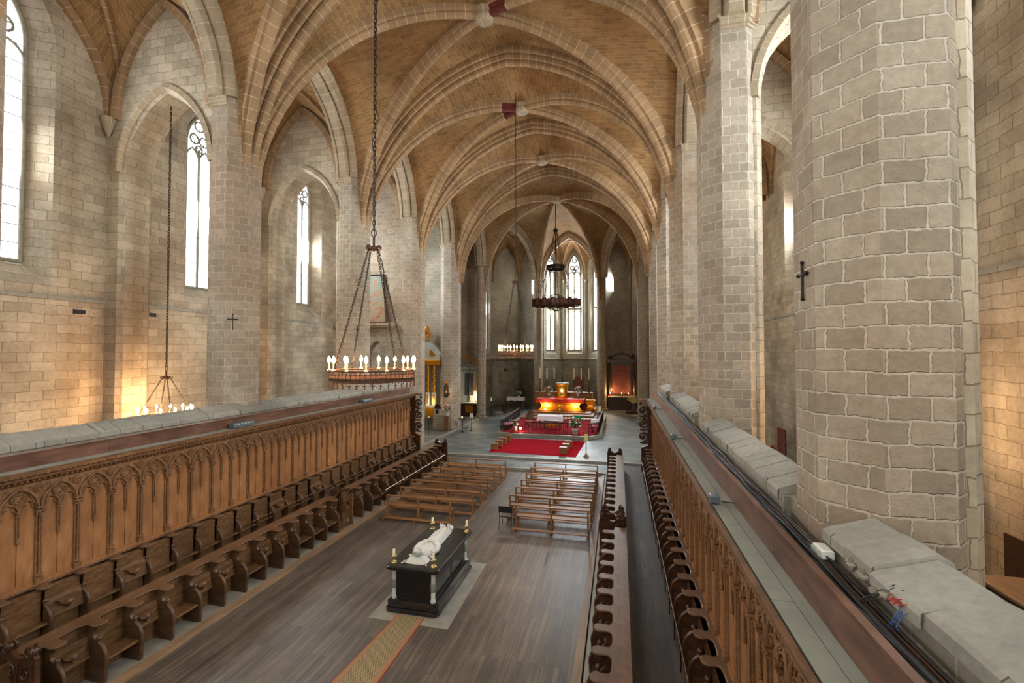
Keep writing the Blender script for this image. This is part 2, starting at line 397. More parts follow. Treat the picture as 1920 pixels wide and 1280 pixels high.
def window(fr,c,h,sill,spr,rise,depth,lights=2,transom=None,tracery=True,power=1,bars=.62,mr=.055):
    WN[0]+=1
    org=fr(c,depth,sill)
    fm=MB(); r=.06
    out=[(c-h,sill)]+[(c+s,spr+z) for s,z in arch_pts(h,rise,8)]+[(c+h,sill)]
    fm.tube([fr(s,depth-.1,z) for s,z in out],.07,6)
    fm.tube([fr(c-h,depth-.1,sill),fr(c+h,depth-.1,sill)],.07,6)
    w=2*h/lights
    for k in range(1,lights):
        fm.tube([fr(c-h+k*w,depth-.1,sill),fr(c-h+k*w,depth-.1,spr-.15+(0 if tracery else rise))],mr,6)
    if tracery:
        for k in range(lights):
            cc=c-h+(k+.5)*w
            fm.tube([fr(cc+s,depth-.1,spr-.75+z) for s,z in arch_pts(w/2,.6,5)],mr*.85,5)
        q=min(.34,w*.42)
        for (ds,dz,rr) in ((-w*.36,.32,q*.8),(w*.36,.32,q*.8),(0,.32+rise*.45,q*.85),(0,-.12,q*.6)):
            ring=[(c+ds+rr*math.cos(a*PI/6),spr+dz+rr*math.sin(a*PI/6)) for a in range(12)]
            fm.tube([fr(s,depth-.1,z) for s,z in ring],mr*.8,5,closed=True)
            for a in range(3):
                an=a*2*PI/3+PI/6
                fm.tube([fr(c+ds+rr*math.cos(an),depth-.1,spr+dz+rr*math.sin(an)),fr(c+ds+rr*.45*math.cos(an),depth-.1,spr+dz+rr*.45*math.sin(an))],.03,4)
    if transom:
        fm.tube([fr(c-h,depth-.1,transom),fr(c+h,depth-.1,transom)],.16,6)
        for k in range(lights):
            cc=c-h+(k+.5)*w
            fm.tube([fr(cc+s,depth-.1,transom-.62+z) for s,z in arch_pts(w/2,.5,5)],.04,5)
    f=fm.build('window_%d'%WN[0],M['stonebar'],None,org); struct(f)
    g=MB()
    o2=[(c-h,sill)]+[(c+s,spr+z) for s,z in arch_pts(h,rise,8)]+[(c+h,sill)]
    g.add([fr(s,depth,z) for s,z in o2]+[fr(s,depth+.03,z) for s,z in o2],[tuple(range(len(o2))),tuple(range(2*len(o2)-1,len(o2)-1,-1))]); g.build('pane',M['glass'],f)
    b=MB(); z=sill+bars
    while z<spr: b.tube([fr(c-h,depth-.06,z),fr(c+h,depth-.06,z)],.014,4); z+=bars
    for k in range(lights*3):
        pass
    b.build('glazing_bar',M['iron'],f)
    zm=(sill+spr+.1)/2; a,bq=Vector(fr(c,depth-.02,zm)),Vector(fr(c,depth-1.02,zm))
    LIGHTS.append((a,(bq-a),2*h,spr-sill,power))

left=lambda s,d,z:(WL-d,s,z)
right=lambda s,d,z:(WR+d,s,z)
BY=[-1.3,6.45,14.0,21.7,28.85,37.0]
for fr,nm in ((left,'wall_left'),(right,'wall_right')):
    for i in range(5):
        y0,y1=BY[i],BY[i+1]; c=(y0+y1)/2
        if i==2: c-=.0
        mb=MB()
        hw=.68 if i!=1 else .95
        SP,RS=(17.3,1.9) if i==1 and fr is left else (16.6,1.5)
        poly_wall(mb,fr,y0,y1,0,21.5,(c,hw,9.7,SP,RS),.75,.5)
        struct(mb.build(nm,M['wall']))
        if True:  # left window of the last bay is unseen, added to light the altarpieces
            window(fr,c,hw,9.7,SP,RS,.72,2,power=(.5,.6,1.1,1.7,1.7)[i]*(1 if fr is left else 1.85))
    sx=1 if fr is left else -1
    X=WL if fr is left else WR
    # string course with thin tile line
    sc=MB()
    a,b=sorted((X,X+sx*.07)); sc.box(a,b,-1.3,36.9,8.45,8.58)
    struct(sc.build('trim_4',M['coping']))
    # wall responds where the cross arches start, and the cross arches with the wall above them
    for i,y in enumerate(PYS):
        if i in(0,4,5): continue
        px=PL if fr is left else PR
        a=min(X,X+sx*.75); b=max(X,X+sx*.75)
        xin=X+sx*.75; xp=px-sx*.75
        c=(xin+xp)/2; half=abs(xp-xin)/2
        w=MB(); th=.62
        for side in (-1,1):
            fy=lambda s,d,z,side=side:(s,y+side*(th-d),z)
            lo,hi=min(X,px),max(X,px)
            poly_wall(w,fy,lo,hi,0,21.2,(c,half,0,13.55,2.85),.16,.16)
        # intrados
        pts=[(c-half,0)]+[(c+s,13.55+z) for s,z in arch_pts(half,2.85,12)]+[(c+half,0)]
        cu=0
        for k in range(len(pts)-1):
            p,q=pts[k],pts[k+1]; L_=math.dist(p,q); u0,u1=cu,cu+L_; cu=u1
            w.add([(p[0],y-th+.16,p[1]),(q[0],y-th+.16,q[1]),(q[0],y+th-.16,q[1]),(p[0],y+th-.16,p[1])],[(0,1,2,3)],[[(0,u0),(0,u1),(.92,u1),(.92,u0)]])
        struct(w.build(nm,M['wall']))
        ar=MB()
        for sd in (-1,1):
            ar.sweep([(-.12,.2),(-.16,.02),(-.02,-.05),(.06,.04),(.12,.02),(.14,.2)],[(c+s,y+sd*(th-.06),13.55+z) for s,z in arch_pts(half+.12,2.97,14)],(0,1,0))
        struct(ar.build('trim_5',M['arch']))
        # corbels and shaft in the corner
        cb=MB()
        for sd in (-1,1):
            cb.lathe([(.02,14.9),(.12,15.1),(.2,15.35),(.26,15.5),(.26,15.62)],(X+sx*.2,y+sd*(th+.12),0),10)
        struct(cb.build('trim_6',M['arch']))
# putlog holes, their inner shade put in as black boxes
struct(MB().box(WL-.05,WL+.012,12.35,12.75,8.0,8.16).box(WL-.05,WL+.012,15.1,15.4,8.1,8.26).build('trim_7',M['cable']))
# closing walls of the left aisle and the far wall of the right aisle
pw=MB(); frp=lambda s,d,z:(s,28.15+d,z); poly_wall(pw,frp,WL,-14.2,0,21.5,(-16.15,.7,0.2,6.2,1.1),.5,.1)
struct(pw.build('wall_left_porch',M['pillar']))
struct(MB().box(WL-.1,-14.55,37.0,37.5,0,21.5).build('wall_left_far',M['wallfine']))
struct(MB().box(WL-.1,-13.4,43.9,44.3,0,21.5).box(-17.2,-17.0,37.4,44,0,21.5).build('wall_left_end',M['wallfine']))
struct(MB().box(3.7,WR+.3,37.0,37.5,0,21.5).build('wall_right_far',M['wallfine']))
# ------------------------------------------------------------------ apse chapels
def seg(p,q):
    P=Vector((p[0],p[1],0)); Q=Vector((q[0],q[1],0)); t=(Q-P).normalized(); n=Vector((-t.y,t.x,0))
    mid=(P+Q)/2; 
    if n.dot(mid-Vector((XC,48,0)))<0: n=-n
    L=(Q-P).length
    return (lambda s,d,z:tuple(P+t*s+n*d+Vector((0,0,z)))),L
cw=MB()
def wseg(mb,p,q,win=None,z1=21.5,**k):
    fr,L=seg(p,q)
    if win: 
        c,h,sill,spr,rise=win; c=c*L
        poly_wall(mb,fr,0,L,.1,z1,(c,h,sill,spr,rise),.5,.28); window(fr,c,h,sill,spr,rise,.48,mr=.1,**k)
    else: poly_wall(mb,fr,0,L,.1,z1)
CW=(6.85,17.0,2.0)
wseg(cw,(-6.95,57.5),(-3.95,57.5),(.5,.74)+CW,transom=12.1,power=.8)
wseg(cw,(-9.2,55.0),(-6.95,57.5),(.5,.66)+CW,transom=12.1,power=.7)
wseg(cw,(-3.95,57.5),(-1.7,55.0),(.5,.66)+CW,transom=12.1,power=.7)
wseg(cw,(-9.2,51.9),(-9.2,55.0)); wseg(cw,(-1.7,51.9),(-1.7,55.0))
struct(cw.build('wall_apse',M['wallfine']))
cw=MB()
wseg(cw,(-14.6,43.3),(-14.6,52.0),(.78,.62,6.9,16.2,1.6),transom=None,power=.4)
wseg(cw,(-14.6,52.0),(-12.2,56.0)); wseg(cw,(-12.2,56.0),(-9.3,53.6))
struct(cw.build('wall_apse_left',M['wallfine']))
cw=MB()
wseg(cw,(-1.6,53.6),(1.4,56.0)); wseg(cw,(1.4,56.0),(3.8,52.0)); wseg(cw,(3.8,43.3),(3.8,52.0))
struct(cw.build('wall_apse_right',M['wallfine']))
dd=MB()
for p,q in (((-6.95,57.5),(-3.95,57.5)),((-9.2,55.0),(-6.95,57.5)),((-3.95,57.5),(-1.7,55.0)),((-9.2,51.9),(-9.2,55.0)),((-1.7,51.9),(-1.7,55.0)),((-14.6,43.3),(-14.6,52.0)),((-14.6,52.0),(-12.2,56.0)),((-12.2,56.0),(-9.3,53.6)),((-1.6,53.6),(1.4,56.0)),((1.4,56.0),(3.8,52.0)),((3.8,43.3),(3.8,52.0))):
    fr_,L_=seg(p,q); dd.quad(fr_(0,-.03,.1),fr_(L_,-.03,.1),fr_(L_,-.03,5.72),fr_(0,-.03,5.72)); dd.quad(fr_(0,-.03,5.72),fr_(L_,-.03,5.72),fr_(L_,0,5.72),fr_(0,0,5.72))
struct(dd.build('wall_apse_dado',M['dado']))
# string course under the apse windows and clustered shafts between them
tr=MB()
for p,q in (((-6.95,57.45),(-3.95,57.45)),((-9.15,55.0),(-6.95,57.42)),((-3.95,57.42),(-1.75,55.0)),((-14.55,44),(-14.55,52.0)),((-14.55,52),(-12.2,55.9)),((-12.2,55.9),(-9.4,53.6)),((-1.5,53.6),(1.4,55.9)),((1.4,55.9),(3.75,52))):
    tr.tube([(p[0],p[1],5.75),(q[0],q[1],5.75)],.09,6)
for x,y in ((-6.95,57.3),(-3.95,57.3),(-9.05,54.9),(-1.85,54.9),(-12.2,55.8),(1.4,55.8)):
    for dx in (-.12,.0,.12):
        tr.tube([(x+dx,y-.08*(dx==0),5.8),(x+dx,y-.08*(dx==0),15.6)],.07,6)
    tr.lathe([(.1,15.3),(.22,15.6),(.24,15.7)],(x,y,0),10)
struct(tr.build('trim_8',M['stonebar']))
fr_,L_=seg((-14.6,52.0),(-12.2,56.0)); struct(MB().quad(fr_(0,-.05,.9),fr_(L_,-.05,1.3),fr_(L_,-.05,5.3),fr_(0,-.05,5.6)).build('trim_9',M['plaster']))
# ------------------------------------------------------------------ vaults
def hv(p,z): return Vector((p[0],p[1],z))
def sector(mb,K,S,Mid,Dz,Az,na=16,nt=6,bulge=.12):
    """K plan point of key, S plan support, Mid plan midpoint of the edge arch, Dz(a) height of the diagonal, Az(a) height of the edge arch"""
    P=[];UV=[]
    K=Vector(K);S=Vector(S);Mi=Vector(Mid)
    acc=0;last=None
    for i in range(na+1):
        a=i/na
        a=math.sin(a*PI/2)
        d=K.lerp(S,a); e=Mi.lerp(S,a); p0=Vector((d.x,d.y,Dz(a))); p1=Vector((e.x,e.y,Az(a)))
        if last is not None: acc+=(p0-last).length
        last=p0
        for j in range(nt+1):
            t=j/nt; q=p0.lerp(p1,t); q.z+=bulge*4*t*(1-t)*(1-a)
            P.append(q); UV.append(((q.xy-K).length if False else t*(p1-p0).length,acc))
    F=[];U=[]
    for i in range(na):
        for j in range(nt):
            f=(i*(nt+1)+j,i*(nt+1)+j+1,(i+1)*(nt+1)+j+1,(i+1)*(nt+1)+j); F.append(f); U.append([UV[k] for k in f])
    mb.add(P,F,U,True)
def dfun(z0,key,amax):
    return lambda a: z0+(key-z0)*math.sqrt(max(0,1-min(1,a/amax)**2))
RIBP=[(-.22,.35),(-.22,-.1),(-.16,-.13),(-.12,-.17),(-.15,-.24),(-.14,-.3),(-.08,-.38),(.08,-.38),(.14,-.3),(.15,-.24),(.12,-.17),(.16,-.13),(.22,-.1),(.22,.35)]
_h=[(-.56,.4),(-.56,.0),(-.53,-.08),(-.45,-.11),(-.40,-.06),(-.38,.0),(-.33,.0),(-.33,-.14),(-.30,-.25),(-.22,-.29),(-.16,-.24),(-.15,-.14),(-.12,-.14),(-.14,-.34),(-.13,-.42),(-.07,-.48)]
TRP=_h+[(-a,b) for a,b in _h[::-1]]
ARP=[(-.6,.4),(-.6,.0),(-.5,-.05),(-.42,-.18),(-.34,-.18),(-.3,-.06),(-.24,-.22),(-.18,-.34),(.18,-.34),(.24,-.22),(.3,-.06),(.34,-.18),(.42,-.18),(.5,-.05),(.6,0),(.6,.4)]
SMP=[(-.12,.25),(-.12,-.02),(-.06,-.16),(.06,-.16),(.12,-.02),(.12,.25)]
def rib(mb,K,S,Dz,prof,n=22,amax=1,off=0):
    K=Vector(K);S=Vector(S); path=[]
    for i in range(n+1):
        a=math.sin(i/n*PI/2)*amax; q=K.lerp(S,a); path.append(Vector((q.x,q.y,Dz(a)+off)))
    d=(S-K).normalized(); mb.sweep(prof,path,(-d.y,d.x,0))
NZ0,NK=12.0,20.85
TA=8.47-AP+.46        # half span of the nave between pillar faces
def Tz(frac,x): pass
def nave_T(x): return 12.2+arch_z(TA,9.15,x)
def web_T(a): return nave_T(a*8.47)+.32
def arcade(hy):       # arch between two pillars along Y
    h=hy-AP+.03
    return lambda a:15.65+arch_z(h,4.3,a*hy)+.3
Dn=dfun(NZ0,NK,.965)
for i in range(5):
    y0,y1=PYS[i],PYS[i+1]; cy=(y0+y1)/2; hy=(y1-y0)/2; Az=arcade(hy)
    mb=MB(); K=(XC,cy)
    for X in (PL,PR):
        for Y in (y0,y1):
            sector(mb,K,(X,Y),(X,cy),Dn,Az)
            sector(mb,K,(X,Y),(XC,Y),Dn,web_T)
    struct(mb.build('ceiling',M['web']))
    rb=MB()
    for X in (PL,PR):
        for Y in (y0,y1): rib(rb,K,(X,Y),Dn,RIBP,amax=.985)
    struct(rb.build('trim_10',M['rib']))
    # carved boss
    bs=MB().lathe([(.02,-.5),(.3,-.5),(.36,-.44),(.38,-.3),(.3,-.2),(.45,-.1),(.45,-.02)],(XC,cy,NK),20)
    b=thing('vault_boss',['carved round boss in the vault above the organ side','carved round boss in the nearest vault overhead','pale round carved keystone at the top centre of the photo','round keystone beside red painted rib ends','small round keystone of the farthest nave bay'][i],'keystone',(XC,cy,NK-.5),'carved vault bosses')
    bs.build('boss',M['arch'],b)
    if i in (2,3):
        pm=MB()
        for X,Y in ((PL,y0),(PL,y1)) if i==3 else ((PR,y0),):
            k0=Vector(K); S_=Vector((X,Y)); d=(S_-k0).normalized()
            pm.sweep([(w*1.05,min(n,-.05)*1.03-.004) for w,n in RIBP],[(k0.lerp(S_,a).x,k0.lerp(S_,a).y,Dn(a)) for a in (.045,.07,.1,.13)],(-d.y,d.x,0),cap=False)
        pm.build('painted_rib_end',plain('faded_red_paint',(96,34,26),.9,var=.3,vs=6),b)
for i,Y in enumerate(PYS):
    if i==0: continue
    mb=MB(); pts=[(XC+s,Y,12.2+z+.05) for s,z in arch_pts(TA+.05,9.15,26)]
    mb.sweep(TRP,pts,(0,1,0)); struct(mb.build('trim_11',M['rib']))
for X in (PL,PR):
    for i in range(5):
        y0,y1=PYS[i],PYS[i+1]; cy=(y0+y1)/2; h=(y1-y0)/2-AP+.03
        mb=MB(); mb.sweep(ARP,[(X,cy+s,15.65+z+.05) for s,z in arch_pts(h,4.3,14)],(1,0,0))
        struct(mb.build('trim_12',M['arch']))
# aisle vaults
for X0,XW,sx in ((PL,WL,-1),(PR,WR,1)):
    for i in range(5):
        y0,y1=PYS[i],PYS[i+1]; cy=(y0+y1)/2; hy=(y1-y0)/2; Az=arcade(hy); cx=(X0+XW)/2; hx=abs(X0-XW)/2
        Da=dfun(15.5,20.2,.97); Ta=lambda a:15.6+arch_z(2.2,4.1,min(1,a*1.0)*hx)+.1
        mb=MB()
        for X in (X0,XW):
            for Y in (y0,y1):
                sector(mb,(cx,cy),(X,Y),(X,cy),Da,Az,12,5)
                sector(mb,(cx,cy),(X,Y),(cx,Y),Da,Ta,12,5)
        struct(mb.build('ceiling',M['web']))
        rb=MB()
        for X in (X0,XW):
            for Y in (y0,y1): rib(rb,(cx,cy),(X,Y),Da,SMP,amax=.96)
        for sd,Y in ((1,y0),(-1,y1)):
            rb.sweep([(-.1,.2),(-.1,-.1),(.1,-.1),(.1,.2)],[(cx+s,Y+sd*.68,15.6+z-.05) for s,z in arch_pts(2.2,4.1,12)],(0,1,0))
        rb.sweep([(-.1,.2),(-.1,-.08),(.1,-.08),(.1,.2)],[(XW-sx*.08,cy+s,15.6+z) for s,z in arch_pts(hy-.7,4.3,12)],(1,0,0))
        struct(rb.build('trim_13',M['rib']))
# apse vault
KA=(-5.45,40.9)
SUP=[(PL+.5,36.2),(-13.05,42.4),(-9.05,51.6),(-1.85,51.6),(2.2,43.3),(PR-.5,36.2)]
Dp=dfun(12.6,20.7,.97)
mb=MB(); rb=MB(); am=MB()
for i in range(5):
    A,B=Vector(SUP[i]),Vector(SUP[i+1]); Mid=(A+B)/2; L=(B-A).length/2
    Az=lambda a,L=L:14.9+arch_z(L-.35,5.0,a*L)+.3
    sector(mb,KA,SUP[i],Mid,Dp,Az); sector(mb,KA,SUP[i+1],Mid,Dp,Az)
    t=(B-A).normalized()
    am.sweep(ARP,[(Mid.x+t.x*s,Mid.y+t.y*s,14.9+z+.05) for s,z in arch_pts(L-.35,5.0,14)],(-t.y,t.x,0))
sector(mb,KA,(PL,36.2),(XC,36.2),Dp,web_T); sector(mb,KA,(PR,36.2),(XC,36.2),Dp,web_T)
for S in SUP: rib(rb,KA,S,Dp,RIBP,amax=.985)
struct(mb.build('ceiling',M['web'])); struct(rb.build('trim_14',M['rib'])); struct(am.build('trim_15',M['arch']))
b=thing('vault_boss','star keystone where the apse ribs meet above the hanging crown','keystone',(KA[0],KA[1],20.2),'carved vault bosses')
MB().lathe([(.02,-.45),(.35,-.45),(.45,-.3),(.5,-.05)],(KA[0],KA[1],20.7),16).build('boss',M['arch'],b)
# chapel vaults (fans over each polygon)
def fan(key,kz,pts,spring,apex,ribs=True):
    mb=MB(); rb=MB(); D=dfun(spring,kz,1.0)
    for i in range(len(pts)-1):
        A,B=Vector(pts[i]),Vector(pts[i+1]); Mid=(A+B)/2; L=(B-A).length/2
        Az=lambda a,L=L:spring+arch_z(L,apex-spring,a*L)
        sector(mb,key,pts[i],Mid,D,Az,12,4,.05); sector(mb,key,pts[i+1],Mid,D,Az,12,4,.05)
    for p in pts: rib(rb,key,p,D,SMP)
    struct(mb.build('ceiling',M['web'])); struct(rb.build('trim_16',M['rib']))
fan((-5.45,54.0),20.0,[(-1.85,51.6),(-1.7,55),(-3.95,57.5),(-6.95,57.5),(-9.2,55),(-9.05,51.6),(-1.85,51.6)],15.6,19.6)
fan((-12.0,50.5),20.0,[(-9.05,51.6),(-9.3,53.6),(-12.2,56),(-14.6,52),(-14.6,43.3),(-13.05,42.4),(-9.05,51.6)],15.0,19.6)
fan((1.1,50.5),20.0,[(-1.85,51.6),(-1.6,53.6),(1.4,56),(3.8,52),(3.8,43.3),(2.2,43.3),(-1.85,51.6)],15.0,19.6)
# unseen roof slab and outer walls, added to stop light leaks
struct(MB().box(-22,12,-3,60,21.6,21.9).build('ceiling',M['web']))
struct(MB().box(-22,-14.5,44.3,44.6,0,22).box(3.8,12,43.5,43.8,0,22).box(-22,12,59.2,59.5,0,22).box(-22,-21.7,-3,44.5,0,22).box(11.5,11.8,-3,44,0,22).box(-15.4,-15.2,44.5,59.3,0,22).box(4.5,4.7,43.5,59.3,0,22).build('wall_leak_block',M['wallfine']))
# ------------------------------------------------------------------ stone screens behind the stalls, with coping
def screen(sx,xin,xout,y0,y1,zl,zc):
    w=MB(); a,b=sorted((xin+sx*.05,xout)); w.box(a,b,y0,y1,0,zl-.02); struct(w.build('wall_choir_right' if sx>0 else 'wall_choir_left',M['screen']))
    c=MB(); y=y0; r=random.Random(3 if sx>0 else 4)
    mid=xin+sx*.5
    while y<y1-.05:
        L=min(r.uniform(.42,.72),y1-y); dz=r.uniform(-.02,.025); dx=r.uniform(-.025,.025)
        pr=[(xin+dx,zl-.08),(xin+dx,zl+.03+dz),(xin+dx+sx*.04,zl+.06+dz),(mid,zc+dz),(xout,zc-.06+dz),(xout+sx*.03,zc-.12),(xout+sx*.03,zl-.1)]
        if sx<0: pr=pr[::-1]
        c.prism(pr,lambda p,q,h:(p,h,q),y+.006,y+L-.006)
        y+=L
    struct(c.build('trim_17' if sx>0 else 'trim_18',M['coping']))
screen(1,2.18,2.80,-2.5,5.72,4.62,4.82)
screen(1,2.18,2.80,7.15,13.3,4.62,4.84)
screen(1,2.18,2.80,14.85,21.25,4.66,4.88)
screen(1,2.18,2.80,22.75,26.2,4.66,4.88)
struct(MB().box(2.34,2.8,5.6,7.2,0,4.62).box(2.34,2.8,13.2,15,0,4.62).box(2.34,2.8,21.1,22.9,0,4.62).build('wall_choir_right',M['screen']))
screen(-1,-12.78,-13.42,-2.5,26.6,4.52,4.78)
# ------------------------------------------------------------------ choir stalls
W1=.70
def make_stall(W,mat,top,up=False,name='choir_stall',B=.76):
    k=.5-(.76-B); sb=k
    t=local_thing(name,'x','choir stall')
    prof=[(.0,0),(.0,.40),(-.012,.46),(.0,.54),(.045,.65),(.12,.735),(.19,.76),(.19,.80),(.26,.83),(.30,.89),(.31,.96),(.27,1.03),(.19,1.08),(.13,1.12),(sb,1.12),(sb,0)]
    sp=MB().prism(prof,lambda a,b,h:(a,h,b),-.032,.032)
    # moulded edge along the curve
    sp.tube([(.02,0,.02),(.0,0,.40),(-.012,0,.46),(.0,0,.54),(.045,0,.65),(.12,0,.735),(.18,0,.77)],.04,6)
    sm_=M['divider'] if mat is M['oak'] else mat
    s=sp.build('side_panel',sm_,t)
    MB().sphere((.175,0,.855),.052,8,6).lathe([(.03,0),(.045,.02),(.02,.04)],(.175,0,.785),8).build('knob',sm_,s)
    half=[(.08,0),(.086,.05),(.115,.09),(.17,.112),(.24,.105),(.31,.095),(.375,.105),(.415,.15),(.435,.21),(.44,W/2)]
    if B<.7: half=[(a if a<.2 else .2+(a-.2)*.75,b) for a,b in half]
    outl=half+[(B,W/2),(B,-W/2)]+[(a,-b) for a,b in half[::-1][:-1]]
    am=MB().prism(outl,lambda a,b,h:(a,b,h),1.12,1.17)
    sm=[(a+.02,b*.93) for a,b in half]; 
    am.tube([(a,b,1.15) for a,b in [(a,-b) for a,b in half[::-1][:-1]]+half],.022,5)
    am.build('armrest',top,t)
    if not up:
        st=MB().bbox(.03,sb,.03,W-.03,.40,.44,.01)
        st.build('seat',mat,t)
    else:
        g_=sb-.5
        st=MB().add([(.36+g_,.03,.46),(.40+g_,.03,.45),(.36+g_,W-.03,.46),(.40+g_,W-.03,.45),(.45+g_,.03,.88),(.49+g_,.03,.87),(.45+g_,W-.03,.88),(.49+g_,W-.03,.87)],[(0,2,6,4),(1,5,7,3),(4,6,7,5),(0,1,3,2),(0,4,5,1),(2,3,7,6)])
        q=st.build('seat',mat,t)
        mm=MB().prism([(-.2,.78),(.2,.78),(.15,.70),(.06,.66),(0,.56),(-.06,.66),(-.15,.70)],lambda a,b,h:(h,W/2+a,b),.28+g_,.42+g_)
        mm.sphere((.30+g_,W/2,.69),.07,8,6).sphere((.33+g_,W/2-.13,.72),.04,6,5).sphere((.33+g_,W/2+.13,.72),.04,6,5)
        mm.build('misericord',mat,q)
    bk=MB().box(sb,sb+.03,-.0,W,.0,1.12).box(sb-.015,sb,0,W,1.02,1.08).box(sb-.01,sb,0,W,.43,.47)
    bk.build('backrest',mat,t)
    return t
def row(proto,protoup,side,X,z,ys,name,upset,matset=None):
    """side 0: right row facing left (local +x to +X), side 1: left row"""
    out=[]
    n=len(ys)
    for k,y in enumerate(ys):
        p=protoup if k in upset else proto
        if p is None: p=proto
        rz=0 if side==0 else PI
        o=place(p,(X,y,z),rz,'%s, %s from the altar end'%(name,ORD[k]),'choir stalls in rows')
        out.append(o)
    return out
pf=make_stall(.70,M['oak'],M['oaktop']); pfu=make_stall(.70,M['oak'],M['oaktop'],True)
pd=make_stall(.70,M['oakdark'],M['oaktop']); pdu=make_stall(.70,M['oakdark'],M['oaktop'],True)
pr=make_stall(.71,M['oak'],M['oaktop'],B=.5); pru=make_stall(.71,M['oak'],M['oaktop'],True,B=.5)
pe=make_stall(.71,M['oakdark'],M['oaktop'],B=.5); peu=make_stall(.71,M['oakdark'],M['oaktop'],True,B=.5)
fy=[24.76-.7*k for k in range(14)]; fn=[14.76-.7*k for k in range(13)]
row(pf,pfu,1,-9.95,.04,fy[:13],'oak stall in the left front row beyond the gate',{2,3,5,8,11,12})
row(pf,pfu,1,-9.95,.04,fn,'oak stall in the left front row before the gate',{3,4,6,7,9,11})
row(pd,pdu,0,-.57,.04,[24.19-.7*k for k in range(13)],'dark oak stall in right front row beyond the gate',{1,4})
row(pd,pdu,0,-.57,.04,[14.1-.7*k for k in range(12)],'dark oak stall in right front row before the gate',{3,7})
ry=[25.0-.71*k for k in range(27)]
row(pr,pru,1,-11.75,.45,ry,'oak stall in the left back row under the panelling',{2,6,12,15,22,24})
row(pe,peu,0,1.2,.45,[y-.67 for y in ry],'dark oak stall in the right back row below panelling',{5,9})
for t in (pf,pfu,pd,pdu,pr,pru,pe,peu):
    for c in list(t.children_recursive): bpy.data.objects.remove(c,do_unlink=True)
    bpy.data.objects.remove(t,do_unlink=True)
# backs of the front rows facing the walkways
for sx,xb,lb in ((1,.192,'right'),(-1,-10.712,'left')):
    for (a,b,w) in ((6.0,14.78,'before'),(15.7,24.9,'beyond')):
        mb=MB(); x0,x1=sorted((xb,xb+sx*.025)); mb.box(x0,x1,a,b,.04,1.15)
        y=a+.7
        while y<b: mb.box(x0-.004,x1+.004,y-.05,y+.05,.47,1.1); y+=.7
        tag(mb.build('stall_back_boarding',M['oakdark'] if sx>0 else M['oak']),'boarded back of the %s front stall row, %s the gate'%(lb,w),'boarding')

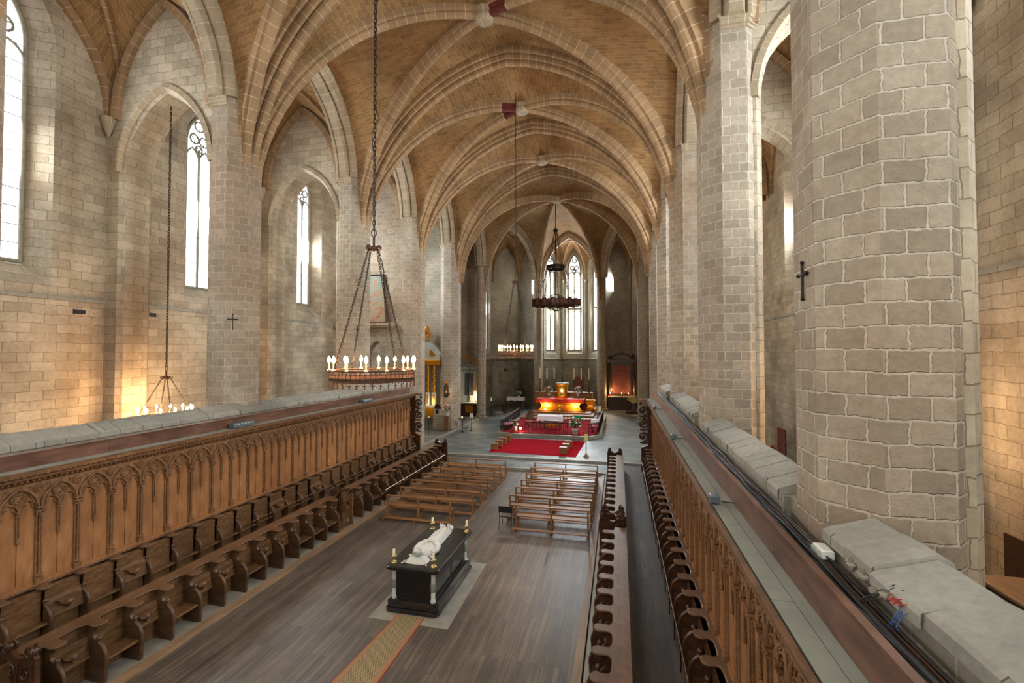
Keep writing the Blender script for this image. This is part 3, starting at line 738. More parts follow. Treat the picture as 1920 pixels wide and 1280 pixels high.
# ------------------------------------------------------------------ dorsal panelling (local: x toward the wall, faces -x)
def panelling(side,label):
    sx=1 if side==0 else -1
    X=1.72 if side==0 else -12.22
    woodp=M['panel']; wc=M['carve']
    root=thing('stall_panelling',label,'panelling',(X,15.5,1.62))
    # shared meshes built once in local coordinates around a bay
    Wb=.71
    def part(name,mb,mat,y,par=root,cache={}):
        key=(name,side,mat.name)
        if key not in cache:
            ob=mb().build(name,mat,None,(0,0,0)); cache[key]=ob.data; ob.parent=par
        else:
            ob=bpy.data.objects.new(name,cache[key]); C.objects.link(ob); ob.parent=par
        ob.location=(0,y-15.5,0); return ob
    F=lambda d,y,z:(-sx*d,y,z)     # d = toward the choir
    def bx(mb,d0,d1,y0,y1,z0,z1):
        a,b=sorted((-sx*d0,-sx*d1)); mb.box(a,b,y0,y1,z0,z1)
    def panel():
        m=MB(); bx(m,0,.03,.01,Wb/2-.006,0,2.3); bx(m,0,.034,Wb/2+.006,Wb-.01,0,2.3); bx(m,-.02,.01,0,Wb,0,2.3); bx(m,0,.07,0,Wb,0,.09); return m
    def pil():
        m=MB()
        for dy in (-.045,0,.045):
            m.tube([F(.06+(.02 if dy==0 else 0),dy,.1),F(.06+(.02 if dy==0 else 0),dy,1.55)],.017,6)
        bx(m,.02,.06,-.06,.06,0.05,1.55)
        bx(m,.02,.12,-.075,.075,.05,.16); bx(m,.02,.11,-.07,.07,.2,.23)
        bx(m,.02,.12,-.075,.075,1.5,1.53); bx(m,.02,.12,-.075,.075,1.57,1.60); bx(m,.02,.13,-.085,.085,1.64,1.68)
        for k in range(5): m.sphere(F(.1,-.06+.03*k,1.55+.07*(k%2)),.02,6,4)
        return m
    def trac():
        m=MB(); c=Wb/2; h=Wb/2-.03
        A=arch_pts(h,.46,8)
        m.tube([F(.085,c+s,1.66+z) for s,z in A],.026,5); m.tube([F(.06,c+s*.9,1.66+z*.93) for s,z in A],.016,5)
        r=.125; cz=1.93
        for rr in (r,r*.78): m.tube([F(.07,c+rr*math.cos(a*PI/8),cz+rr*math.sin(a*PI/8)) for a in range(16)],.013,5,closed=True)
        for q in range(4):
            an=q*PI/2+PI/4
            m.tube([F(.065,c+.052*math.cos(an)+.036*math.cos(an+b),cz+.052*math.sin(an)+.036*math.sin(an+b)) for b in (-1.9,-1.2,-.6,0,.6,1.2,1.9)],.010,4)
        for sg in (-1,1):
            cc=c+sg*h/2
            m.tube([F(.07,cc+s,1.64+z) for s,z in arch_pts(h/2,.2,6)],.016,5)
            for d_ in (-1,1):
                m.tube([F(.06,cc+d_*.12,1.66),F(.06,cc+d_*.06,1.70),F(.06,cc+d_*.075,1.76),F(.06,cc+d_*.03,1.75)],.012,4)
            m.tube([F(.06,c+sg*.13,1.86),F(.06,c+sg*.2,1.83),F(.06,c+sg*.24,1.76)],.012,4)
        # spandrel roundel over the pilaster
        for rr in (.10,.07,.035): m.tube([F(.06,rr*math.cos(a*PI/6),2.06+rr*math.sin(a*PI/6)) for a in range(12)],.013,5,closed=True)
        for sg in (-1,1):
            m.tube([F(.06,sg*.02,1.72),F(.06,sg*.05,1.85),F(.06,sg*.1,1.95)],.014,4); m.sphere(F(.05,sg*.15,2.12),.03,6,4)
        # backing behind the tracery head, with the two light openings left as darker board
        pts=[(0,1.66),(0,2.3),(Wb,2.3),(Wb,1.66)]+[(c+h/2+s,1.64+z) for s,z in arch_pts(h/2,.2,6)[::-1]]+[(c-h/2+s,1.64+z) for s,z in arch_pts(h/2,.2,6)[::-1]]
        m.prism(pts,lambda a,b,hh:F(hh,a,b),.03,.05)
        return m
    def pend():
        m=MB(); c=Wb/2
        for dy in (-.02,.02): m.tube([F(.06,c+dy,1.08),F(.06,c+dy,1.66)],.013,5)
        m.lathe([(.01,.98),(.03,1.0),(.035,1.03),(.02,1.06),(.04,1.09),(.03,1.11)],(-sx*.06,c,0),8)
        bx(m,.03,.1,c-.045,c+.045,1.56,1.6); bx(m,.03,.11,c-.05,c+.05,1.63,1.67); m.sphere(F(.09,c,1.61),.03,6,4)
        return m
    NP=28 if side else 32
    for k in range(NP):
        y=25.0-.71*k
        part('pilaster',pil,wc,y)
        if k>0:
            part('panel',panel,woodp,y); part('tracery',trac,wc,y); part('pendant',pend,wc,y)
    # cornice
    ya,yb=25.05-.71*(27 if side else 31)-.3,25.25
    cn=MB(); prof=[(0,2.2),(.06,2.2),(.09,2.24),(.09,2.27),(.22,2.3),(.25,2.34),(.25,2.37),(.29,2.38),(.33,2.42),(.345,2.46),(.345,2.49),(0,2.49)]
    cn.prism([(-sx*d,z) for d,z in prof],lambda a,b,h:(X+a,h,1.62+b),ya,yb)
    r=random.Random(5); y=ya+.05
    while y<yb:
        cn.sphere((X-sx*.31,y,1.62+2.42),.034,6,4,1,1.5,1); cn.sphere((X-sx*.17,y+.04,1.62+2.27),.03,5,4); y+=.1
    cn.build('cornice',M['carve'],root)
    MB().box(*(sorted((X+sx*.02,X+sx*.06))),ya,yb,.45,4.06).build('rear_boarding',M['oak'],root)
    return root
panelling(1,'long carved oak panelling behind the left stalls with arched tracery')
panelling(0,'long carved oak panelling seen steeply along the right stalls')

# galleries on top of the panelling
for sx,xe,lb in ((1,1.37,'right'),(-1,-11.86,'left')):
    g=thing('gallery_shelf','flat grey painted boards on top of the %s stall canopy'%lb,'shelf',(xe+sx*.25,15,4.11))
    y=5.0-.2; y0=5.0 if sx>0 else 5.6
    bd=MB(); ed=MB()
    r=random.Random(9); y=3.0 if sx>0 else 5.6; yy=[y]
    while y<25.2: y=min(25.25,y+2.05); yy.append(y)
    for a,b in zip(yy[:-1],yy[1:]):
        x0,x1=sorted((xe+sx*.10,xe+sx*.30)); bd.box(x0,x1,a+.008,b-.008,4.11,4.135)
        x0,x1=sorted((xe+sx*.308,xe+sx*.5)); bd.box(x0,x1,a,b,4.11,4.13)
    bd.build('board',M['shelf'],g)
    x0,x1=sorted((xe-sx*.0,xe+sx*.075)); ed.box(x0,x1,yy[0],25.25,4.11,4.14); ed.build('edge_strip',M['oaktop'],g); a_,b_=sorted((xe+sx*.077,xe+sx*.099)); MB().box(a_,b_,yy[0],25.25,4.11,4.113).build('painted_gap_shade',M['cable'],g)  # black strip painted in for the shade between edge strip and boards
    fx=xe+sx*.44
    f=MB(); x0,x1=sorted((fx,fx+sx*.05))
    prof=[(fx-sx*.0,4.13),(fx-sx*.03,4.52),(fx-sx*.045,4.54),(fx-sx*.045,4.56),(fx+sx*.03,4.56),(fx+sx*.05,4.13)]
    if sx<0: prof=[(a,b-.1 if b>4.2 else b) for a,b in prof][::-1]
    y=yy[0]
    while y<25.2:
        b=min(25.3,y+3.1); f.prism(prof,lambda a,b_,h:(a,h,b_),y,b-.006); y=b
    tag(f.build('fascia_board',M['fascia']),'brown upright board running along the %s gallery top'%lb,'board')
    # rubble ledge between the board and the coping
    x0,x1=sorted((fx+sx*.03,(2.2 if sx>0 else -12.82)))
    tag(MB().box(x0,x1,2.6,25.4,3.9,4.40 if sx>0 else 4.42).build('rubble_ledge',M['screen']),'rough masonry ledge between %s board and stone coping'%lb,'ledge')
# cables on the right ledge
cb=[]
for k in range(7):
    r=random.Random(20+k); x0=1.93+.045*(k%5); pts=[]
    for j in range(46):
        y=2.8+j*.5; pts.append((x0+r.uniform(-.02,.02),y,4.42+.025*(k//5)+r.uniform(0,.035)))
    o=MB().tube(pts,.014 if k%2 else .02,6).build('electric_cable',M['cable'] if k!=3 else M['rust'])
    tag(o,'electric cable in the bundle running beside the right coping','cable','cables along the right ledge')
t=thing('junction_box','white electrical junction box at foot of the near right pillar','junction box',(2.12,5.5,4.42))
MB().bbox(2.05,2.17,5.4,5.62,4.44,4.53,.01).build('housing',M['led'],t); 
s=MB(); 
for dy in (0,.1): s.box(2.02,2.05,5.42+dy,5.49+dy,4.45,4.52)
s.build('socket',M['dunpale'],t); MB().tube([(2.1,5.4,4.47),(2.12,5.2,4.45),(2.08,4.9,4.46),(2.15,4.7,4.44)],.012,5).build('cord',M['cable'],t)
t=thing('loose_wiring','bundle of red and blue wires spilling from the broken coping','wiring',(2.2,4.3,4.5))
r=random.Random(2)
for nm,mt in (('red_wire',M['red']),('blue_wire',M['tin']),('dark_wire',M['cable'])):
    w=MB()
    for k in range(5):
        x,y,z=2.18+r.uniform(-.02,.02),4.27+r.uniform(-.05,.05),4.56
        if nm=='red_wire': p=[(x+.02,y,4.60),(x-.04,y+.04,4.63),(x-.07,y-.05,4.6),(x-.03,y-.08,4.64)]
        elif nm=='blue_wire': p=[(x,y-.04,4.60),(x-.06,y-.07,4.55),(x-.1,y-.1,4.46),(x-.08,y-.12,4.43)]
        else: p=[(x+.05,y+.1,4.66),(x-.03,y+.2,4.6),(x-.08,y+.25,4.5),(x-.15,y+.3,4.44)]
        w.tube([Vector(q)+Vector((r.uniform(-.03,.03),r.uniform(-.04,.04),r.uniform(-.02,.02))) for q in p],.0035,5)
    w.build(nm,mt,t)
# floodlights on the galleries
def spot(x,y,z,rz,lab,kind):
    t=local_thing('floodlight',lab,'floodlight','gallery floodlights')
    if kind=='bar':
        MB().prism([(-.12,0),(.12,0),(.12,.05),(.05,.14),(-.12,.14)],lambda a,b,h:(a,h,b+.02),-.42,.42).build('housing',M['grey'],t)
        l=MB()
        for k in range(6): l.lathe([(.03,-.01),(.03,.01)],(.085,-.33+.13*k,.115),8)
        l.build('lens',M['led'],t); MB().box(-.1,.1,-.3,.3,0,.03).build('bracket',M['iron'],t)
    else:
        MB().bbox(-.07,.07,-.09,.09,.03,.15,.02).build('housing',M['grey'],t); MB().box(-.03,.03,-.03,.03,0,.04).build('bracket',M['iron'],t)
        MB().tube([(.05,0,.06),(.15,.05,.02),(.35,.02,.02)],.008,5).build('cord',M['cable'],t)
    t.location=(x,y,z); t.rotation_euler=(0,0,rz)
spot(-12.13,12.6,4.14,0,'long grey floodlight on the left gallery, nearer the camera','bar')
spot(-12.13,20.2,4.14,0,'small grey floodlight on the left gallery near its far end','bar')
spot(1.5,8.0,4.14,0,'dark square floodlight on the right gallery, nearest one','box')
spot(1.5,13.6,4.14,0,'grey floodlight on the right gallery, middle one','box')
spot(1.5,20.5,4.14,0,'grey floodlight on the right gallery, farthest one','box')

# ------------------------------------------------------------------ carved ends
def scroll(mb,cx,cz,r,tube,fn,turns=1.6,n=22,dirn=1,a0=0):
    pts=[]
    for i in range(n+1):
        t=i/n; a=a0+dirn*t*turns*2*PI; rr=r*(1-.8*t); pts.append(fn(cx+rr*math.cos(a),cz+rr*math.sin(a)))
    mb.tube(pts,[tube*(1-.4*i/n) for i in range(n+1)],6)
def low_end(sx,xf,y,mat,lab,z0=.04,big=False):
    """panel across a front-row end; xf = choir-side edge"""
    xb=xf+sx*.8; x0,x1=sorted((xf,xb)); xm=(x0+x1)/2
    t=thing('carved_end_panel',lab,'carved panel',(xm,y,z0),'carved ends of the front stall rows')
    prof=[(x0,z0),(x1,z0),(x1,z0+1.22),(x1-.08,z0+1.3),(x1-.22,z0+1.28),(xm+.06,z0+1.18),(xm-.06,z0+1.18),(x0+.22,z0+1.28),(x0+.08,z0+1.3),(x0,z0+1.22)]
    MB().prism(prof,lambda a,b,h:(a,h,b),y-.04,y+.04).build('panel',mat,t)
    for xx,dr in ((x0+.11,-1),(x1-.11,1)):
        kn=MB()
        kn.sphere((xx,y,z0+1.33),.09,10,7,1,.8,1)
        for yy in (-.06,.06): scroll(kn,xx,z0+1.33,.1,.02,lambda a,b,yy=yy:(a,y+yy,b),1.4,16,dr,PI/2)
        kn.build('scroll_knob',M['oakdark'],t)
    cv=MB()
    for sd in (-1,1):
        yy=y+sd*.05
        for k,(cx,cz,rr) in enumerate(((xm-.18,z0+.95,.13),(xm+.18,z0+.95,.13),(xm-.18,z0+.55,.13),(xm+.18,z0+.55,.13))):
            scroll(cv,cx,cz,rr,.022,lambda a,b,yy=yy:(a,yy,b),1.4,16,1 if k%2 else -1,PI/2)
        for a,b in ((x0+.05,x0+.08),(x1-.08,x1-.05)): cv.box(a,b,yy-.015,yy+.015,z0+.1,z0+1.15)
        cv.tube([(xm,yy,z0+.3),(xm+.03,yy,z0+.6),(xm-.03,yy,z0+.8),(xm,yy,z0+1.1)],.02,5)
    cv.build('relief',mat,t)
    return t
low_end(-1,-9.88,25.35,M['oakdark'],'carved end of the left front stall row nearest the altar')
low_end(1,-.63,25.0,M['oakdark'],'carved end of the right front stall row nearest the altar')
low_end(-1,-9.88,5.92,M['oakdark'],'dark carved end panel at the bottom left corner of the photo')
low_end(1,-.63,14.95,M['oakdark'],'dark carved panel on near side of the right front row passage')
low_end(1,-.63,15.72,M['oakdark'],'dark carved panel on far side of the right front row passage')
# openwork gate in the left row
t=thing('openwork_gate','openwork carved screen with turned bars in the left front row','screen',(-10.3,15.2,.04))
fm=MB()
fm.box(-10.02,-9.94,15.58,15.66,.04,1.18).box(-10.7,-10.62,14.8,14.88,.04,1.05).box(-10.7,-10.62,15.58,15.66,.04,1.18).box(-10.68,-10.62,14.8,15.66,1.0,1.06).box(-10.68,-9.94,14.8,15.66,.04,.1)
fm.build('frame',M['oak'],t); br=MB()
for k in range(6): br.tube([(-10.66,14.92+.13*k,.1),(-10.66,14.92+.13*k,1.0)],.018,6)
for k in range(4): br.tube([(-10.05-.15*k,15.62,.1),(-10.05-.15*k,15.62,1.05)],.02,6)
br.build('bar',M['oak'],t); sc=MB()
for k,(cy_,cz,r_) in enumerate(((14.98,1.2,.14),(15.25,1.28,.15),(15.5,1.2,.14),(15.1,1.42,.09),(15.42,1.42,.09))):
    scroll(sc,cy_,cz,r_,.026,lambda a,b:(-10.64,a,b),1.5,18,1 if k%2 else -1)
for k,(cx_,cz,r_) in enumerate(((-10.1,1.3,.14),(-10.35,1.34,.14),(-10.55,1.24,.1))):
    scroll(sc,cx_,cz,r_,.026,lambda a,b:(a,15.62,b),1.5,18,1 if k%2 else -1)
sc.tube([(-10.64,14.8,1.06),(-10.64,15.0,1.02),(-10.64,15.3,1.1),(-10.64,15.66,1.06)],.03,6)
sc.build('scrollwork',M['oakdark'],t)
# tall carved ends of the back rows
def tall_end(sx,xf,y,lab):
    t=thing('tall_carved_end',lab,'carved panel',(xf+sx*.5,y,.1))
    x0,x1=sorted((xf+sx*.0,xf+sx*.62))
    prof=[(xf+sx*.62,.45),(xf+sx*.62,4.0),(xf+sx*.3,4.0),(xf+sx*.3,1.75),(xf-sx*.02,1.62),(xf-sx*.02,.45)]
    if sx>0: prof=prof[::-1]
    MB().prism(prof,lambda a,b,h:(a,h,b),y-.05,y+.05).build('panel',M['oakdark'],t)
    x0,x1=sorted((xf-sx*.1,xf+sx*.66)); MB().box(x0,x1,y-.12,y+.1,4.0,4.13).build('cap',M['carve'],t)
    sc=MB()
    for k in range(3):
        z=3.55-.68*k
        scroll(sc,xf+sx*.08,z,.26,.07,lambda a,b:(a,y,b),1.5,22,sx*(-1)**k,PI/2*(1 if k%2 else -1))
        sc.sphere((xf+sx*.06,y,z),.07,8,6); sc.tube([(xf+sx*.3,y,z-.3),(xf+sx*.1,y,z-.34),(xf-sx*.08,y,z-.3)],.045,6)
    sc.sphere((xf-sx*.05,y,3.9),.09,8,6); sc.build('scroll',M['oakdark'],t)
tall_end(-1,-11.62,25.3,'tall carved scrolled end of the left panelling beside the pillar')
tall_end(1,1.14,24.75,'tall carved scrolled end of the right panelling near the dark chapel')
# barrier bars in front of the far stalls
def barrier(x,z0,y0,y1,h,lab,n):
    t=thing('barrier_bar',lab,'rail',(x,(y0+y1)/2,z0),'thin bars closing off the stalls')
    MB().tube([(x,y0,z0+h),(x,y1,z0+h)],.016,6).build('bar',M['led'] if x<-9 and x>-10.2 else M['oaktop'],t)
    for k in range(n+1):
        y=y0+(y1-y0)*k/n; MB().tube([(x,y,z0),(x,y,z0+h)],.013,6).build('post',M['iron'],t)
barrier(-11.68,.45,12.6,24.9,.62,'thin bar on posts before the left back stalls',17)
barrier(-9.84,.04,17.9,24.9,.62,'thin pale bar closing the far left front stalls',6)
barrier(1.13,.45,6.4,24.3,.5,'long thin shiny bar before the right back stalls',18)
# ------------------------------------------------------------------ tomb
def rrect(x0,x1,y0,y1,r,n=5):
    o=[]
    for cx,cy,a0 in ((x1-r,y0+r,-PI/2),(x1-r,y1-r,0),(x0+r,y1-r,PI/2),(x0+r,y0+r,PI)):
        for k in range(n+1):
            a=a0+PI/2*k/n; o.append((cx+r*math.cos(a),cy+r*math.sin(a)))
    return o
def stack(mb,x0,x1,y0,y1,layers,r=.1):
    """layers: list of (inset,z) rounded rectangles lofted"""
    rings=[]
    for ins,z in layers: rings.append([(a,b,z) for a,b in rrect(x0+ins,x1-ins,y0+ins,y1-ins,max(.02,r-ins*.5))])
    n=len(rings[0]); P=[p for rg in rings for p in rg]; F=[]
    for i in range(len(rings)-1):
        for k in range(n): F.append((i*n+k,i*n+(k+1)%n,(i+1)*n+(k+1)%n,(i+1)*n+k))
    mb.add(P,F); mb.add(rings[0],[tuple(range(n-1,-1,-1))]); mb.add(rings[-1],[tuple(range(n))])
TX0,TX1,TY0,TY1=-5.82,-4.42,10.66,13.4
t=thing('tomb','black marble tomb with a broad slab in the middle of the wooden floor','tomb',(-5.12,12.03,0))
m=MB(); stack(m,TX0,TX1,TY0,TY1,[(.0,.0),(-.03,.03),(-.03,.09),(.03,.13),(.03,.15),(-.0,.17),(.0,.24),(.07,.29),(.12,.31)],.14); m.build('plinth',M['bmoulding'],t)
m=MB(); m.box(TX0+.16,TX1-.16,TY0+.14,TY1-.14,.3,1.04); m.build('body',M['black'],t)
m=MB(); 
for (a,b) in ((TY0+.30,TY0+1.3),(TY0+1.42,TY1-.3)): m.box(TX1-.165,TX1-.155,a,b,.38,.98)
m.build('side_panel',M['bmoulding'],t)
for (a,b) in ((TX0+.17,TY0+.16),(TX1-.17,TY0+.16),(TX1-.17,TY1-.16),(TX0+.17,TY1-.16)):
    c=MB().lathe([(.075,.3),(.075,.34),(.055,.37),(.055,.97),(.075,1.0),(.075,1.04)],(a,b,0),12).build('corner_column',M['white'],t)
    MB().lathe([(.056,0),(.066,.03),(.066,.19),(.056,.22)],(a,b,.55),12).build('shield_band',M['dun'],c)
m=MB(); stack(m,TX0-.02,TX1+.02,TY0-.03,TY1+.03,[(.12,1.02),(.06,1.04),(.02,1.06),(-.0,1.09),(.0,1.13),(.03,1.16)],.13); m.build('slab',M['black'],t)
struct(MB().prism([(-6.1,10.32),(-4.0,10.3),(-4.05,13.75),(-6.1,13.75)],lambda a,b,h:(a,b,h),-.02,.006).build('trim_19',M['palestone']))
# recumbent effigy (head toward the camera)
t=thing('recumbent_effigy','white marble recumbent figure with tall headdress lying on the black tomb','statue',(-5.13,12.0,1.16))
sec=[(11.24,.06,.05),(11.3,.10,.07),(11.36,.2,.11),(11.44,.27,.14),(11.6,.27,.15),(11.8,.235,.15),(12.0,.225,.145),(12.2,.235,.15),(12.45,.235,.145),(12.7,.225,.135),(12.9,.215,.14),(13.0,.2,.16),(13.06,.17,.13)]
P=[];n=28
for i,(y,w,h) in enumerate(sec):
    for k in range(n+1):
        a=PI*k/n; fold=1+(.075*math.sin(a*17+i*.5)+.03*math.sin(a*7-i)) *(1 if i>5 else .25)
        P.append((-5.13+w*fold*math.cos(a),y,1.165+h*fold*math.sin(a)**.8))
F=[(i*(n+1)+k,i*(n+1)+k+1,(i+1)*(n+1)+k+1,(i+1)*(n+1)+k) for i in range(len(sec)-1) for k in range(n)]
bd=MB().add(P,F,None,True); bd.add(P[:n+1],[tuple(range(n+1))]); bd.add(P[-n-1:],[tuple(range(n,-1,-1))])
HX,HY,HZ=-5.13,11.13,1.355
bd.sphere((HX,HY,HZ),.085,14,10,.92,1.2,1.0)
bd.tube([(HX,HY+.06,HZ-.02),(HX,HY+.17,HZ-.09)],[.06,.075],10)
bd.tube([(HX,HY-.01,HZ+.08),(HX,HY+.02,HZ+.105),(HX,HY+.045,HZ+.08)],[.01,.018,.012],6)
for sg in (-1,1): bd.sphere((HX+sg*.032,HY-.005,HZ+.078),.012,6,4,1.3,1,.6); bd.sphere((HX+sg*.083,HY+.0,HZ+.01),.02,6,4,.5,1,1.3)
bd.tube([(HX-.025,HY+.06,HZ+.07),(HX+.025,HY+.06,HZ+.07)],.008,5)
for sg in (-1,1):
    bd.tube([(HX+sg*.24,11.42,1.24),(HX+sg*.295,11.62,1.235),(HX+sg*.27,11.80,1.26),(HX+sg*.15,11.9,1.315),(HX+sg*.05,11.93,1.345)],[.06,.075,.075,.065,.035],10)
    cx=HX+sg*.035; yy0=11.93+sg*.02
    bd.sphere((cx,yy0,1.352),.03,8,6,1.4,1.1,.6)
    for f in range(4):
        L=(.07,.08,.078,.06)[f]; yy=yy0-.028+f*.018
        bd.tube([(cx-sg*.02,yy,1.36),(cx-sg*(.02+L*.55),yy+.003,1.368),(cx-sg*(.02+L),yy+.006,1.355)],[.009,.009,.006],5)
    bd.tube([(cx-sg*.0,yy0-.03,1.36),(cx-sg*.03,yy0-.055,1.365),(cx-sg*.05,yy0-.06,1.36)],[.01,.009,.006],5)
body=bd.build('body',M['white'],t)
hdm=MB(); ax=Vector((0,-.86,.42)).normalized(); c0=Vector((HX,HY-.045,HZ+.03)); uu=Vector((1,0,0)); vv=ax.cross(uu)
R_=[(.0,.088),(.02,.098),(.06,.1),(.11,.09),(.16,.07),(.2,.042),(.225,.01)]
P=[c0+ax*z+uu*r*math.cos(2*PI*k/14)+vv*r*math.sin(2*PI*k/14) for z,r in R_ for k in range(14)]
hdm.add(P,[(i*14+k,i*14+(k+1)%14,(i+1)*14+(k+1)%14,(i+1)*14+k) for i in range(6) for k in range(14)],None,True); hdm.sphere(tuple(c0+ax*.235),.018,8,6)
hd=hdm.build('headdress',M['white'],t)
rg=MB()
for z,r in ((.015,.103),(.075,.103),(.135,.086)):
    rg.tube([c0+ax*z+uu*r*math.cos(2*PI*k/16)+vv*r*math.sin(2*PI*k/16) for k in range(16)],.011,5,closed=True)
rg.build('crown_band',M['dunpale'],hd)
pw=MB(); 
pp=[]
for j in range(9):
    for i in range(11):
        u,v=i/10*2-1,j/8*2-1; pp.append((-5.13+u*.31*(1-.1*v*v),11.08+v*.21*(1-.1*u*u),1.165+.11*(1-u**4)*(1-v**4)+.0))
pw.add(pp,[(j*11+i,j*11+i+1,(j+1)*11+i+1,(j+1)*11+i) for j in range(8) for i in range(10)],None,True)
for u in (-1,1):
    for v in (-1,1): pw.sphere((-5.13+u*.29,11.08+v*.19,1.2),.035,8,6); pw.tube([(-5.13+u*.3,11.08+v*.2,1.19),(-5.13+u*.35,11.08+v*.24,1.17)],[.015,.03],6)
pw.build('pillow',M['white'],t)
dg=MB()
for u in (-1,1):
    x=-5.13+u*.12
    dg.sphere((x,13.12,1.24),.1,10,7,.9,1.3,.85); dg.sphere((x,13.0,1.33),.06,8,6); dg.lathe([(.035,0),(.0,.09)],(x-.03,13.0,1.36),6); dg.lathe([(.035,0),(.0,.09)],(x+.035,13.0,1.36),6)
    dg.sphere((x,12.93,1.25),.05,8,6,.7,1,1.6)
dg.build('foot_animals',M['white'],t)
fd=MB()
for k in range(9):
    x=-5.33+.05*k; fd.tube([(x,12.05,1.16+.15*math.sqrt(max(.05,1-((x+5.13)/.27)**2))),(x+.02*math.sin(k*2),12.4,1.165+.15*math.sqrt(max(.05,1-((x+5.13)/.27)**2))),(x-.015,12.8,1.165+.145*math.sqrt(max(.05,1-((x+5.13)/.27)**2)))],.016,5)
fd.build('robe_folds',M['white'],t)
cl=[('brass candlestick with cream candle at near left corner of the tomb',-5.7,10.86),('brass candlestick with cream candle at near right corner of the tomb',-4.6,10.86),('brass candlestick with cream candle at far left corner of the tomb',-5.62,13.18),('brass candlestick with cream candle at far right corner of the tomb',-4.52,13.2)]
p0=local_thing('candlestick',cl[0][0],'candlestick','candlesticks on the tomb')
MB().lathe([(.085,0),(.085,.015),(.06,.04),(.025,.06),(.018,.09),(.035,.11),(.018,.13),(.022,.15),(.07,.165),(.072,.18),(.02,.18)],(0,0,0),16).build('holder',M['brass'],p0)
w=MB().lathe([(.033,.17),(.033,.33),(.028,.345),(.0,.35)],(0,0,0),12).build('candle',M['wax'],p0)
MB().tube([(0,0,.345),(.004,0,.37)],.004,4).build('wick',M['cable'],w)
for k,(lb,x,y) in enumerate(cl):
    if k==0: p0.location=(x,y,1.16)
    else: place(p0,(x,y,1.16),0,lb)
# rubble of the broken coping edge
R=random.Random(21)
for k in range(9):
    x,y,z=2.19+R.uniform(-.05,.03),4.45+.075*k,4.50+R.uniform(-.02,.05); m=MB(); n_=7; P=[]
    for j in range(5):
        for i in range(n_):
            a=2*PI*i/n_; rr=R.uniform(.03,.055)*math.sin(PI*(j+.5)/5); P.append((x+rr*math.cos(a),y+rr*math.sin(a),z+.02*j+R.uniform(-.006,.006)))
    m.add(P,[(j*n_+i,j*n_+(i+1)%n_,(j+1)*n_+(i+1)%n_,(j+1)*n_+i) for j in range(4) for i in range(n_)]); m.add(P[-n_:],[tuple(range(n_))]); m.add(P[:n_],[tuple(range(n_-1,-1,-1))])
    tag(m.build('loose_stone',M['screen']),'loose crumbled stone at the broken edge of the near right coping','stone','loose stones at the broken coping')
# ------------------------------------------------------------------ runner
t=thing('carpet_runner','woven patterned carpet runner with red edges leading up to the tomb','carpet',(-5.2,8,.0))
nt_=M['runner']=plain('runner_weave',(150,130,92),.95)
nt=nt_.node_tree;N=nt.nodes;L=nt.links;b_=N['Principled BSDF']
uv=N.new('ShaderNodeUVMap'); uv.uv_map='UVMap'; ck=N.new('ShaderNodeTexBrick'); ck.inputs['Scale'].default_value=1; ck.inputs['Brick Width'].default_value=.04; ck.inputs['Row Height'].default_value=.03; ck.inputs['Mortar Size'].default_value=.007
ck.inputs['Color1'].default_value=lin((172,152,108)); ck.inputs['Color2'].default_value=lin((186,168,124)); ck.inputs['Mortar'].default_value=lin((96,80,58)); L.new(uv.outputs[0],ck.inputs['Vector']); L.new(ck.outputs[0],b_.inputs['Base Color'])
M['runedge']=plain('runner_border',(150,112,80),.95,var=.1,vs=10); M['runred']=plain('runner_red_edge',(150,56,40),.95)
def strip(xa0,xb0,xa1,xb1,z): return MB().prism([(xa0,5),(xb0,5),(xb1,10.6),(xa1,10.6)],lambda a,b,h:(a,b,h),.0,z)
strip(-5.86,-4.7,-5.46,-4.72,.009).build('red_edge',M['runred'],t)
strip(-5.84,-4.72,-5.44,-4.745,.012).build('border',M['runedge'],t)
strip(-5.68,-4.88,-5.34,-4.86,.015).build('weave',M['runner'],t)
# ------------------------------------------------------------------ benches
def make_bench(Lg):
    t=local_thing('church_bench','x','bench')
    h=Lg/2
    MB().bbox(-h,h,-.05,.05,.86,.90,.006).build('top_rail',M['bench'],t)
    for x in (-h+.04,0,h-.04):
        MB().box(x-.03,x+.03,-.04,.04,.04,.86).build('post',M['bench'],t)
    MB().bbox(-h+.02,h-.02,.1,.42,.43,.46,.006).build('seat',M['bench'],t)
    MB().box(-h+.02,h-.02,.02,.05,.6,.66).build('back_slat',M['bench'],t)
    for x in (-h+.06,0,h-.06):
        MB().box(x-.025,x+.025,.36,.41,.04,.43).box(x-.02,x+.02,.0,.4,.36,.42).build('seat_leg',M['bench'],t)
    for x in (-h+.04,h-.04,0): MB().box(x-.035,x+.035,-.3,.45,0,.05).build('foot',M['bench'],t)
    MB().bbox(-h-.02,h,-.34,-.16,.10,.125,.004).build('kneeler',M['bench'],t)
    k=MB(); 
    for x in (-h+.03,0,h-.03): k.box(x-.025,x+.025,-.33,-.18,.0,.10)
    k.build('kneeler_block',M['bench'],t)
    return t
b27=make_bench(2.74); b33=make_bench(3.28)
for side in (0,1):
    for k in range(7):
        y=16.66+1.115*k
        if side==0: xc=(-9.08-6.34)/2 if k==0 else (-9.08-5.79)/2; lab='left'
        else: xc=(-3.8-1.08)/2 if k==0 else (-4.3-1.03)/2; lab='right'
        z=0 if y<24.9 else .09
        if k==6: y-=.05
        place(b27 if k==0 else b33,(xc,y,z),0,'wooden bench with kneeler in the %s block, %s row from the tomb'%(lab,ORD[k]),'wooden benches in two blocks')
for q in (b27,b33):
    for c in list(q.children_recursive): bpy.data.objects.remove(c,do_unlink=True)
    bpy.data.objects.remove(q,do_unlink=True)
t=thing('chair','black stacking chair on thin metal legs beside the right bench block','chair',(-4.12,16.75,0))
